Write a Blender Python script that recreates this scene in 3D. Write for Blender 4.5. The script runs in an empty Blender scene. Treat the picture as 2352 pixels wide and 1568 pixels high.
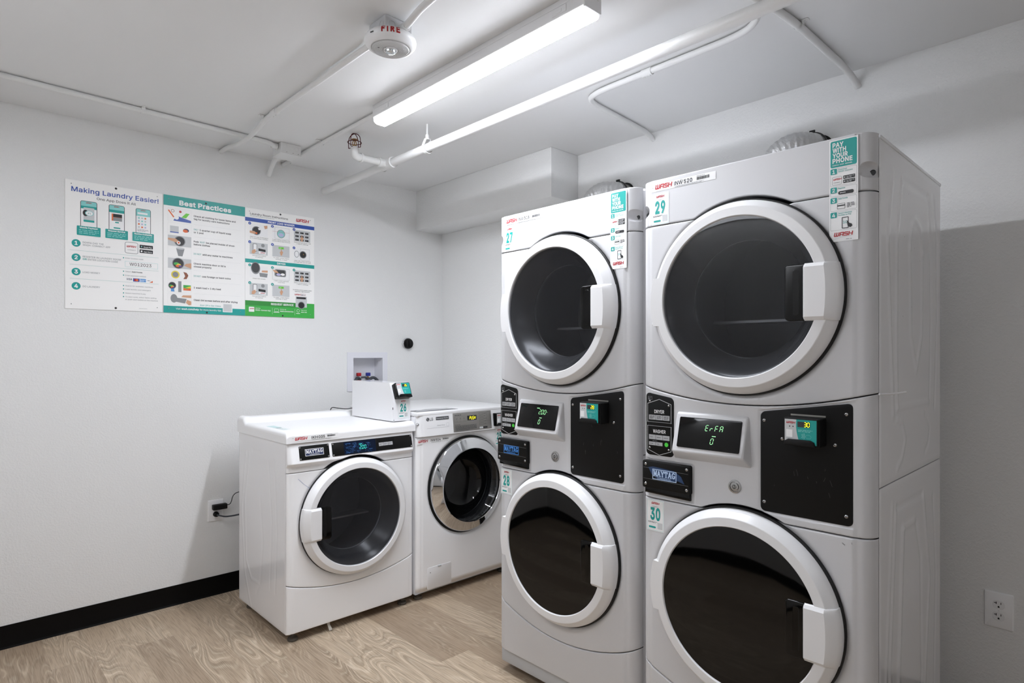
import bpy, bmesh, math, random
from mathutils import Vector
from mathutils.geometry import delaunay_2d_cdt
PI = math.pi
scn = bpy.context.scene
COL = scn.collection

# ------------------------------------------------------------------ camera, world, exposure
cam_d = bpy.data.cameras.new('camera'); cam = bpy.data.objects.new('camera', cam_d); COL.objects.link(cam)
cam.location = (0, 0, 1.30)
cam.rotation_euler = (PI/2, 0, 0.8131 - PI/2)
cam_d.sensor_fit = 'HORIZONTAL'; cam_d.sensor_width = 36.0
cam_d.lens = 1401.0/2352*36
cam_d.shift_y = 25.9/2352
cam_d.clip_start = 0.02
scn.camera = cam
world = bpy.data.worlds.new('world'); scn.world = world; world.use_nodes = True
world.node_tree.nodes['Background'].inputs[0].default_value = (0.5, 0.52, 0.55, 1)
world.node_tree.nodes['Background'].inputs[1].default_value = 0.05
scn.view_settings.view_transform = 'Standard'
scn.view_settings.look = 'None'
scn.view_settings.gamma = 1.0
scn.view_settings.use_curve_mapping = False
scn.view_settings.exposure = 0.27
FILL_REAR = 4.5          # brightness of the unseen fill panel added behind the camera
FILL_LEFT = 9.5         # brightness of the unseen fill panel added left of the frame
LAMP = 116          # brightness of the ceiling fixture diffusers
scn.cycles.use_denoising = True
scn.cycles.max_bounces = 12
scn.cycles.diffuse_bounces = 6
scn.cycles.glossy_bounces = 5
scn.cycles.transparent_max_bounces = 12
scn.cycles.sample_clamp_indirect = 6.0
scn.cycles.caustics_reflective = False

# ------------------------------------------------------------------ materials
def lin(c):
    if isinstance(c, str):
        c = [int(c[i:i+2], 16)/255 for i in (0, 2, 4)]
    return tuple(((x+0.055)/1.055)**2.4 if x > 0.04045 else x/12.92 for x in c) + (1,)
MATS = {}
def mat(name, color='ffffff', rough=0.5, metal=0.0, emit=None, es=1.0, coat=0.0, spec=0.5, bump=None, coat_rough=0.05):
    if name in MATS: return MATS[name]
    m = bpy.data.materials.new(name); m.use_nodes = True
    nt = m.node_tree; b = nt.nodes['Principled BSDF']
    b.inputs['Base Color'].default_value = lin(color)
    b.inputs['Roughness'].default_value = rough
    b.inputs['Metallic'].default_value = metal
    b.inputs['Specular IOR Level'].default_value = spec
    b.inputs['Coat Weight'].default_value = coat
    b.inputs['Coat Roughness'].default_value = coat_rough
    if emit:
        b.inputs['Emission Color'].default_value = lin(emit); b.inputs['Emission Strength'].default_value = es
    if bump:
        sc, st, dist = bump
        tc = nt.nodes.new('ShaderNodeTexCoord'); n = nt.nodes.new('ShaderNodeTexNoise'); bp = nt.nodes.new('ShaderNodeBump')
        n.inputs['Scale'].default_value = sc; n.inputs['Detail'].default_value = 2.0; n.inputs['Roughness'].default_value = 0.5
        bp.inputs['Strength'].default_value = st; bp.inputs['Distance'].default_value = dist
        nt.links.new(tc.outputs['Object'], n.inputs['Vector']); nt.links.new(n.outputs['Fac'], bp.inputs['Height'])
        nt.links.new(bp.outputs['Normal'], b.inputs['Normal'])
    MATS[name] = m
    return m
def wall_mat():
    m = bpy.data.materials.new('painted_textured_wall'); m.use_nodes = True; nt = m.node_tree; b = nt.nodes['Principled BSDF']
    b.inputs['Roughness'].default_value = 0.45
    b.inputs['Specular IOR Level'].default_value = 0.35
    tc = nt.nodes.new('ShaderNodeTexCoord')
    big = nt.nodes.new('ShaderNodeTexNoise'); big.inputs['Scale'].default_value = 1.1; big.inputs['Detail'].default_value = 3
    cr = nt.nodes.new('ShaderNodeValToRGB'); cr.color_ramp.elements[0].color = lin('e0e0df'); cr.color_ramp.elements[1].color = lin('e4e4e3')
    n1 = nt.nodes.new('ShaderNodeTexNoise'); n1.inputs['Scale'].default_value = 120; n1.inputs['Detail'].default_value = 2.5; n1.inputs['Roughness'].default_value = 0.55
    r1 = nt.nodes.new('ShaderNodeValToRGB'); r1.color_ramp.elements[0].position = 0.40; r1.color_ramp.elements[1].position = 0.66
    r1.color_ramp.interpolation = 'EASE'
    bp = nt.nodes.new('ShaderNodeBump'); bp.inputs['Strength'].default_value = 0.55; bp.inputs['Distance'].default_value = 0.0009
    L = nt.links.new
    L(tc.outputs['Object'], big.inputs['Vector']); L(tc.outputs['Object'], n1.inputs['Vector'])
    L(big.outputs['Fac'], cr.inputs['Fac']); L(cr.outputs['Color'], b.inputs['Base Color'])
    L(n1.outputs['Fac'], r1.inputs['Fac']); L(r1.outputs['Color'], bp.inputs['Height']); L(bp.outputs['Normal'], b.inputs['Normal'])
    return m
def floor_mat():
    m = bpy.data.materials.new('vinyl_plank_floor'); m.use_nodes = True; nt = m.node_tree; N = nt.nodes; L = nt.links.new
    b = N['Principled BSDF']
    def M(op, a, bb=None, c=None):
        n = N.new('ShaderNodeMath'); n.operation = op
        for i, v in enumerate((a, bb, c)):
            if v is None: continue
            if isinstance(v, (int, float)): n.inputs[i].default_value = v
            else: L(v, n.inputs[i])
        return n.outputs[0]
    tc = N.new('ShaderNodeTexCoord'); sx = N.new('ShaderNodeSeparateXYZ'); L(tc.outputs['Object'], sx.inputs[0])
    X, Y = sx.outputs[0], sx.outputs[1]
    PW, PL = 0.15, 1.22
    u = M('DIVIDE', M('SUBTRACT', X, 0.046), PW); k = M('FLOOR', u)
    wn = N.new('ShaderNodeTexWhiteNoise'); wn.noise_dimensions = '1D'; L(k, wn.inputs['W'])
    v = M('ADD', M('DIVIDE', Y, PL), M('MULTIPLY', k, 0.6131)); v = M('ADD', v, M('MULTIPLY', wn.outputs['Value'], 0.25)); j = M('FLOOR', v)
    idv = M('ADD', M('MULTIPLY', k, 7.13), M('MULTIPLY', j, 3.71))
    wn2 = N.new('ShaderNodeTexWhiteNoise'); wn2.noise_dimensions = '1D'; L(idv, wn2.inputs['W'])
    # per plank shifted grain coordinates
    cx = N.new('ShaderNodeCombineXYZ')
    L(M('ADD', M('MULTIPLY', X, 4.6), M('MULTIPLY', idv, 5.3)), cx.inputs[0]); L(M('MULTIPLY', Y, 0.8), cx.inputs[1]); L(M('MULTIPLY', wn2.outputs['Value'], 20.0), cx.inputs[2])
    nz = N.new('ShaderNodeTexNoise'); nz.inputs['Scale'].default_value = 1.25; nz.inputs['Detail'].default_value = 2.2; nz.inputs['Roughness'].default_value = 0.42; nz.inputs['Distortion'].default_value = 0.25
    L(cx.outputs[0], nz.inputs['Vector'])
    # cathedral contour lines
    c1 = M('FRACT', M('MULTIPLY', nz.outputs['Fac'], 38.0))
    saw = M('ABSOLUTE', M('SUBTRACT', c1, 0.5))
    r1 = N.new('ShaderNodeValToRGB'); r1.color_ramp.elements[0].position = 0.04; r1.color_ramp.elements[0].color = (1, 1, 1, 1); r1.color_ramp.elements[1].position = 0.24; r1.color_ramp.elements[1].color = (0, 0, 0, 1)
    L(saw, r1.inputs['Fac'])
    # fine fibres
    fx = N.new('ShaderNodeCombineXYZ'); L(M('MULTIPLY', X, 230.0), fx.inputs[0]); L(M('MULTIPLY', Y, 5.5), fx.inputs[1]); L(idv, fx.inputs[2])
    nf = N.new('ShaderNodeTexNoise'); nf.inputs['Scale'].default_value = 1.6; nf.inputs['Detail'].default_value = 4; L(fx.outputs[0], nf.inputs['Vector'])
    # soft patches along the plank: where the figure shows
    px = N.new('ShaderNodeCombineXYZ'); L(M('MULTIPLY', X, 6.0), px.inputs[0]); L(M('MULTIPLY', Y, 1.6), px.inputs[1]); L(idv, px.inputs[2])
    npp = N.new('ShaderNodeTexNoise'); npp.inputs['Scale'].default_value = 1.0; npp.inputs['Detail'].default_value = 2; L(px.outputs[0], npp.inputs['Vector'])
    patch = M('ADD', M('SUBTRACT', M('MULTIPLY', npp.outputs['Fac'], 3.6), 1.75), M('MULTIPLY', wn2.outputs['Value'], 0.9))
    cl = N.new('ShaderNodeClamp'); L(patch, cl.inputs[0])
    base = N.new('ShaderNodeValToRGB'); e = base.color_ramp.elements
    e[0].position = 0.0; e[0].color = lin('9a8671'); e[1].position = 1.0; e[1].color = lin('c8b59d')
    tone = M('ADD', M('MULTIPLY', wn2.outputs['Value'], 0.8), M('MULTIPLY', npp.outputs['Fac'], 0.35)); L(tone, base.inputs['Fac'])
    mx = N.new('ShaderNodeMix'); mx.data_type = 'RGBA'
    L(M('MULTIPLY', M('MULTIPLY', r1.outputs['Color'], 0.62), cl.outputs[0]), mx.inputs['Factor'])
    L(base.outputs['Color'], mx.inputs[6]); mx.inputs[7].default_value = lin('dccdb8')
    # darker core between contour lines
    c2 = M('FRACT', M('MULTIPLY', nz.outputs['Fac'], 19.0)); r2 = N.new('ShaderNodeValToRGB'); r2.color_ramp.elements[0].position = 0.30; r2.color_ramp.elements[1].position = 0.85
    r2.color_ramp.elements[1].color = (0.62, 0.60, 0.57, 1); r2.color_ramp.elements[0].color = (1, 1, 1, 1); L(c2, r2.inputs['Fac'])
    mx2 = N.new('ShaderNodeMix'); mx2.data_type = 'RGBA'; mx2.blend_type = 'MULTIPLY'; L(M('MULTIPLY', cl.outputs[0], 0.75), mx2.inputs['Factor'])
    L(mx.outputs[2], mx2.inputs[6]); L(r2.outputs['Color'], mx2.inputs[7])
    mx3 = N.new('ShaderNodeMix'); mx3.data_type = 'RGBA'; mx3.blend_type = 'MULTIPLY'; mx3.inputs['Factor'].default_value = 0.75
    rf = N.new('ShaderNodeValToRGB'); rf.color_ramp.elements[0].position = 0.38; rf.color_ramp.elements[0].color = (0.62, 0.59, 0.56, 1); rf.color_ramp.elements[1].position = 0.52; L(nf.outputs['Fac'], rf.inputs['Fac'])
    L(mx2.outputs[2], mx3.inputs[6]); L(rf.outputs['Color'], mx3.inputs[7])
    # plank joints
    fu = M('FRACT', u); fv = M('FRACT', v)
    du = M('MULTIPLY', M('MINIMUM', fu, M('SUBTRACT', 1.0, fu)), PW); dv = M('MULTIPLY', M('MINIMUM', fv, M('SUBTRACT', 1.0, fv)), PL)
    jn = M('GREATER_THAN', M('MINIMUM', du, dv), 0.0003)
    mx4 = N.new('ShaderNodeMix'); mx4.data_type = 'RGBA'; L(jn, mx4.inputs['Factor']); mx4.inputs[6].default_value = lin('8d7c6b'); L(mx3.outputs[2], mx4.inputs[7])
    L(mx4.outputs[2], b.inputs['Base Color'])
    b.inputs['Roughness'].default_value = 0.42; b.inputs['Specular IOR Level'].default_value = 0.4
    bp = N.new('ShaderNodeBump'); bp.inputs['Strength'].default_value = 0.25; bp.inputs['Distance'].default_value = 0.0006
    L(M('ADD', nf.outputs['Fac'], M('MULTIPLY', jn, 1.2)), bp.inputs['Height']); L(bp.outputs['Normal'], b.inputs['Normal'])
    return m
def glass_mat(name, tint, trans):
    m = bpy.data.materials.new(name); m.use_nodes = True; nt = m.node_tree; N = nt.nodes; L = nt.links.new
    b = N['Principled BSDF']; b.inputs['Base Color'].default_value = lin(tint); b.inputs['Roughness'].default_value = 0.03
    b.inputs['Specular IOR Level'].default_value = 0.6
    t = N.new('ShaderNodeBsdfTransparent'); t.inputs[0].default_value = (0.8, 0.81, 0.83, 1)
    mx = N.new('ShaderNodeMixShader'); mx.inputs[0].default_value = trans
    L(b.outputs[0], mx.inputs[1]); L(t.outputs[0], mx.inputs[2]); L(mx.outputs[0], N['Material Output'].inputs[0])
    return m

WALL = wall_mat(); FLOOR = floor_mat()
CEIL = mat('ceiling_paint', 'e4e4e4', 0.55, bump=(14, 0.12, 0.004))
PIPE = mat('pipe_paint', 'dfdfde', 0.32)
BASEB = mat('black_rubber_base', '070606', 0.4, spec=0.15)
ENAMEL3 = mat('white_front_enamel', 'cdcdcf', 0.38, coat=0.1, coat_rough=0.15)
ENAMEL = mat('white_enamel', 'f0f0f1', 0.33, coat=0.15, coat_rough=0.12)
ENAMEL2 = mat('white_side_steel', 'e8e8ea', 0.18, coat=0.5)
PLASTIC = mat('white_plastic', 'e6e6e7', 0.28)
TOEM = mat('grey_base_paint', 'b9bcc0', 0.4)
BLACK = mat('black_plate', '0e0e0e', 0.5, spec=0.22)
BLACKG = mat('black_gloss', '040404', 0.07, spec=0.3)
GASKET = mat('black_rubber', '0a0a0a', 0.6)
DGREY = mat('dark_grey_plastic', '4a4b4d', 0.25)
DRUM = mat('drum_steel', 'c9cacd', 0.3, metal=0.3)
DRUMD = mat('drum_dark', '9b9ca0', 0.45)
CHROME = mat('chrome', 'd9dadc', 0.045, metal=1.0)
STEEL = mat('steel_screw', 'b8b8b8', 0.25, metal=1.0)
SILVER = mat('silver_panel', '8d8a86', 0.42, metal=0.35)
SMOKE = glass_mat('smoked_glass', '202023', 0.62)
WGLASS = mat('black_door_glass', '040404', 0.045, spec=0.38)
LGLASS = glass_mat('clear_dark_glass', '08090a', 0.5)
WHITE = mat('print_white', 'efefef', 0.45)
PAPER = mat('poster_white', 'f3f2f0', 0.4)
TEAL = mat('print_teal', '119a93', 0.4)
TEALL = mat('print_light_teal', '86cdca', 0.4)
TEALW = mat('print_worn_teal', 'bcd6d6', 0.4)
RED = mat('print_red', 'b3161f', 0.4)
REDD = mat('fire_red', 'a30d12', 0.4)
INK = mat('print_black', '1c1c1e', 0.45)
GREY = mat('print_grey', '8a8c8e', 0.5)
LGREY = mat('print_light_grey', 'c6c8c9', 0.5)
BLUE = mat('print_blue', '2c4fa3', 0.4)
GREEN = mat('print_green', '3aa945', 0.4)
GREEND = mat('print_dark_green', '2c8a36', 0.4)
LIME = mat('print_lime', '6cc93c', 0.45)
ORANGE = mat('print_orange', 'e0672c', 0.45)
YELLOW = mat('print_yellow', 'e3cf3a', 0.45)
SKIN = mat('print_skin', 'cf9f7e', 0.5)
BROWN = mat('print_brown', '8b5138', 0.5)
LAV = mat('print_lavender', 'b9b7d8', 0.5)
NAVY = mat('print_navy', '1f2c55', 0.45)
BTN = mat('key_grey', 'a9aaac', 0.45)
LEDG = mat('led_green', '9fe8a0', 0.4, emit='8ed89a', es=0.75)
LEDT = mat('led_teal', '40d0c0', 0.4, emit='3fd8c8', es=0.8)
LEDY = mat('led_yellow', 'f0e820', 0.4, emit='f4ec1c', es=1.6)
GDOT = mat('start_button_green', '3fae35', 0.35, emit='35b32c', es=0.25)
LITB = mat('lit_logo_blue', '2c5f9c', 0.4, emit='3f7fc4', es=0.42)
LITW = mat('lit_logo_white', '8a98ac', 0.4, emit='98acc8', es=0.42)
LCDB = mat('lcd_blue', '060d1c', 0.15, emit='0c1a34', es=0.3, spec=0.2)
LCDL = mat('lcd_blue_trace', '20497e', 0.3, emit='2a60a4', es=0.3)
BRASS = mat('brass', '9a7340', 0.35, metal=0.9)
CAGE = mat('red_wire', '4a0a0e', 0.5, spec=0.2)
HOSE = mat('grey_rubber_hose', '3a3d43', 0.5)
REDH = mat('red_handle', 'b0101c', 0.4)
BLUEH = mat('blue_handle', '1c2a8c', 0.4)
FOIL = mat('crinkled_foil', 'cfcfcf', 0.38, metal=0.75, bump=(55, 0.9, 0.006))
GALV = mat('galvanised_sheet', '9b9a94', 0.4, metal=0.8)
CORD = mat('black_cord', '0c0c0c', 0.5)
PENB = mat('blue_pen', '3c6aa8', 0.5)
SCUFF = mat('grey_scuff', '5b5b5c', 0.6)
FOOTM = mat('foot_rubber', '5a544c', 0.6)
TAPE = mat('clear_tape', 'b9b4aa', 0.3)
def lens_mat(name, strength):
    m = mat(name, 'f4f4f4', 0.5, emit='f3f7ff', es=strength); nt = m.node_tree; N = nt.nodes; L = nt.links.new
    g = N.new('ShaderNodeNewGeometry'); sx = N.new('ShaderNodeSeparateXYZ'); L(g.outputs['Normal'], sx.inputs[0])   # the led strip inside faces down
    a = N.new('ShaderNodeMath'); a.operation = 'MULTIPLY_ADD'; L(sx.outputs[2], a.inputs[0]); a.inputs[1].default_value = -1.0; a.inputs[2].default_value = -0.30; a.use_clamp = True
    b = N.new('ShaderNodeMath'); b.operation = 'MULTIPLY_ADD'; L(a.outputs[0], b.inputs[0]); b.inputs[1].default_value = strength*0.985/0.70; b.inputs[2].default_value = strength*0.015
    L(b.outputs[0], N['Principled BSDF'].inputs['Emission Strength']); return m
LENS = lens_mat('lit_diffuser', LAMP)
FILL_LENS_LEFT = lens_mat('left_fill_diffuser', FILL_LEFT)  # glow of the added fill panel on the left
FILL_LENS_REAR = lens_mat('rear_fill_diffuser', FILL_REAR)  # glow of the added fill panel at the rear
STROBE = mat('clear_strobe', 'd6dadc', 0.06, metal=0.6)
GRILLE = mat('alarm_grille', 'bdbdbd', 0.5, bump=(320, 0.8, 0.002))

# ------------------------------------------------------------------ mesh builder
class MB:
    def __init__(s): s.v = []; s.f = []; s.m = []; s.sm = []
    def add(s, verts, faces, mi=0, smooth=True):
        o = len(s.v); s.v += [tuple(p) for p in verts]
        for f in faces: s.f.append([i+o for i in f]); s.m.append(mi); s.sm.append(smooth)
        return s
    def from_bm(s, bm, mi=0, smooth=True):
        bm.verts.index_update()
        s.add([v.co[:] for v in bm.verts], [[v.index for v in f.verts] for f in bm.faces], mi, smooth); bm.free(); return s
    def box(s, a, b, bev=0.0, seg=2, mi=0):
        bm = bmesh.new(); bmesh.ops.create_cube(bm, size=1)
        for v in bm.verts: v.co = [(a[i]+b[i])/2 + v.co[i]*(b[i]-a[i]) for i in range(3)]
        if bev > 0: bmesh.ops.bevel(bm, geom=bm.edges[:], offset=bev, segments=seg, affect='EDGES', profile=0.5, clamp_overlap=True)
        return s.from_bm(bm, mi)
    def hull(s, pts, bev=0.0, seg=2, mi=0):
        bm = bmesh.new(); vs = [bm.verts.new(p) for p in pts]
        bmesh.ops.convex_hull(bm, input=vs)
        bmesh.ops.dissolve_limit(bm, angle_limit=0.02, verts=bm.verts[:], edges=bm.edges[:])
        if bev > 0: bmesh.ops.bevel(bm, geom=bm.edges[:], offset=bev, segments=seg, affect='EDGES', profile=0.5, clamp_overlap=True)
        return s.from_bm(bm, mi)
    def prism(s, poly, fn, d0, d1, bev=0.0, seg=2, mi=0):
        # poly: 2D outline, fn(x,y,h)->3D
        bm = bmesh.new()
        a = [bm.verts.new(fn(x, y, d0)) for x, y in poly]; b = [bm.verts.new(fn(x, y, d1)) for x, y in poly]
        n = len(poly)
        bm.faces.new(a); top = bm.faces.new(b[::-1])
        for i in range(n): bm.faces.new((a[i], b[i], b[(i+1) % n], a[(i+1) % n]))
        bmesh.ops.recalc_face_normals(bm, faces=bm.faces[:])
        if bev > 0: bmesh.ops.bevel(bm, geom=list(top.edges), offset=bev, segments=seg, affect='EDGES', profile=0.5, clamp_overlap=True)
        return s.from_bm(bm, mi)
    def lathe(s, prof, fn, seg=96, mi=0, a0=0.0, a1=2*PI):
        # prof [(r,h)], fn(x,y,h)->3D
        full = abs(a1-a0-2*PI) < 1e-6; n = seg if full else seg+1; V = []; F = []
        for r, h in prof:
            for i in range(n):
                a = a0+(a1-a0)*i/seg; V.append(fn(r*math.cos(a), r*math.sin(a), h))
        for k in range(len(prof)-1):
            for i in range(seg):
                j = (i+1) % n; F.append([k*n+i, k*n+j, (k+1)*n+j, (k+1)*n+i])
        return s.add(V, F, mi)
    def disc(s, r, h, fn, seg=64, mi=0, cx=0, cy=0):
        return s.add([fn(cx+r*math.cos(2*PI*i/seg), cy+r*math.sin(2*PI*i/seg), h) for i in range(seg)], [list(range(seg))], mi, False)
    def tube(s, pts, r, seg=12, mi=0, cap=True):
        P = [Vector(p) for p in pts]; n = len(P); rr = r if callable(r) else (lambda t: r)
        T = []
        for i in range(n):
            t = (P[min(i+1, n-1)]-P[max(i-1, 0)]); T.append(t.normalized())
        up = Vector((0, 0, 1)) if abs(T[0].z) < 0.9 else Vector((1, 0, 0))
        nrm = (up - T[0]*up.dot(T[0])).normalized(); V = []; F = []
        for i in range(n):
            nrm = (nrm - T[i]*nrm.dot(T[i])).normalized(); b = T[i].cross(nrm)
            for k in range(seg):
                a = 2*PI*k/seg; V.append(P[i]+(nrm*math.cos(a)+b*math.sin(a))*rr(i/(n-1)))
        for i in range(n-1):
            for k in range(seg):
                k2 = (k+1) % seg; F.append([i*seg+k, i*seg+k2, (i+1)*seg+k2, (i+1)*seg+k])
        if cap: F.append(list(range(seg))[::-1]); F.append([(n-1)*seg+k for k in range(seg)])
        return s.add(V, F, mi)
    def grid(s, us, vs, fn, mi=0, skip=None, back=None):
        nu, nv = len(us), len(vs); V = [fn(u, v) for v in vs for u in us]; F = []
        for j in range(nv-1):
            for i in range(nu-1):
                if skip and skip((us[i]+us[i+1])/2, (vs[j]+vs[j+1])/2): continue
                F.append([j*nu+i, j*nu+i+1, (j+1)*nu+i+1, (j+1)*nu+i])
        s.add(V, F, mi)
        if back is not None:
            border = [i for i in range(nu)] + [j*nu+nu-1 for j in range(1, nv)] + [(nv-1)*nu+i for i in range(nu-2, -1, -1)] + [j*nu for j in range(nv-2, 0, -1)]
            A = [V[i] for i in border]; B = [back(p) for p in A]; m = len(A)
            s.add(A+B, [[i, i+m, (i+1) % m+m, (i+1) % m] for i in range(m)], mi)
        return s
    def build(s, name, mats, parent=None, angle=35, loc=None):
        me = bpy.data.meshes.new(name); me.from_pydata(s.v, [], s.f); me.update()
        if not isinstance(mats, (list, tuple)): mats = [mats]
        for m in mats: me.materials.append(m)
        me.polygons.foreach_set('material_index', s.m); me.polygons.foreach_set('use_smooth', s.sm)
        me.set_sharp_from_angle(angle=math.radians(angle))
        o = bpy.data.objects.new(name, me); COL.objects.link(o)
        if parent: o.parent = parent
        if loc: o.location = loc
        return o
def smooth_path(pts, r=0.05, n=8):
    P = [Vector(p) for p in pts]; out = [P[0]]
    for i in range(1, len(P)-1):
        a, b, c = P[i-1], P[i], P[i+1]; d1 = min(r, (a-b).length*0.49); d2 = min(r, (c-b).length*0.49)
        p = b+(a-b).normalized()*d1; q = b+(c-b).normalized()*d2
        for k in range(n+1):
            t = k/n; out.append(p*(1-t)**2 + b*2*t*(1-t) + q*t*t)
    out.append(P[-1]); return out
def tag(o, label=None, cat=None, group=None, kind=None):
    if label: o['label'] = label
    if cat: o['category'] = cat
    if group: o['group'] = group
    if kind: o['kind'] = kind
    return o
def thing(name, label, cat, loc=(0, 0, 0), rz=0.0, group=None):
    o = bpy.data.objects.new(name, None); COL.objects.link(o); o.location = loc; o.rotation_euler = (0, 0, rz)
    o.empty_display_size = 0.1
    return tag(o, label, cat, group)
def rrect(x0, y0, x1, y1, r, n=5):
    r = min(r, (x1-x0)/2-1e-6, (y1-y0)/2-1e-6); out = []
    for cx, cy, a in ((x1-r, y0+r, -PI/2), (x1-r, y1-r, 0), (x0+r, y1-r, PI/2), (x0+r, y0+r, PI)):
        for k in range(n+1): out.append((cx+r*math.cos(a+PI/2*k/n), cy+r*math.sin(a+PI/2*k/n)))
    return out
def ss(x, a, b):
    t = max(0.0, min(1.0, (x-a)/(b-a))); return t*t*(3-2*t)

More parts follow.
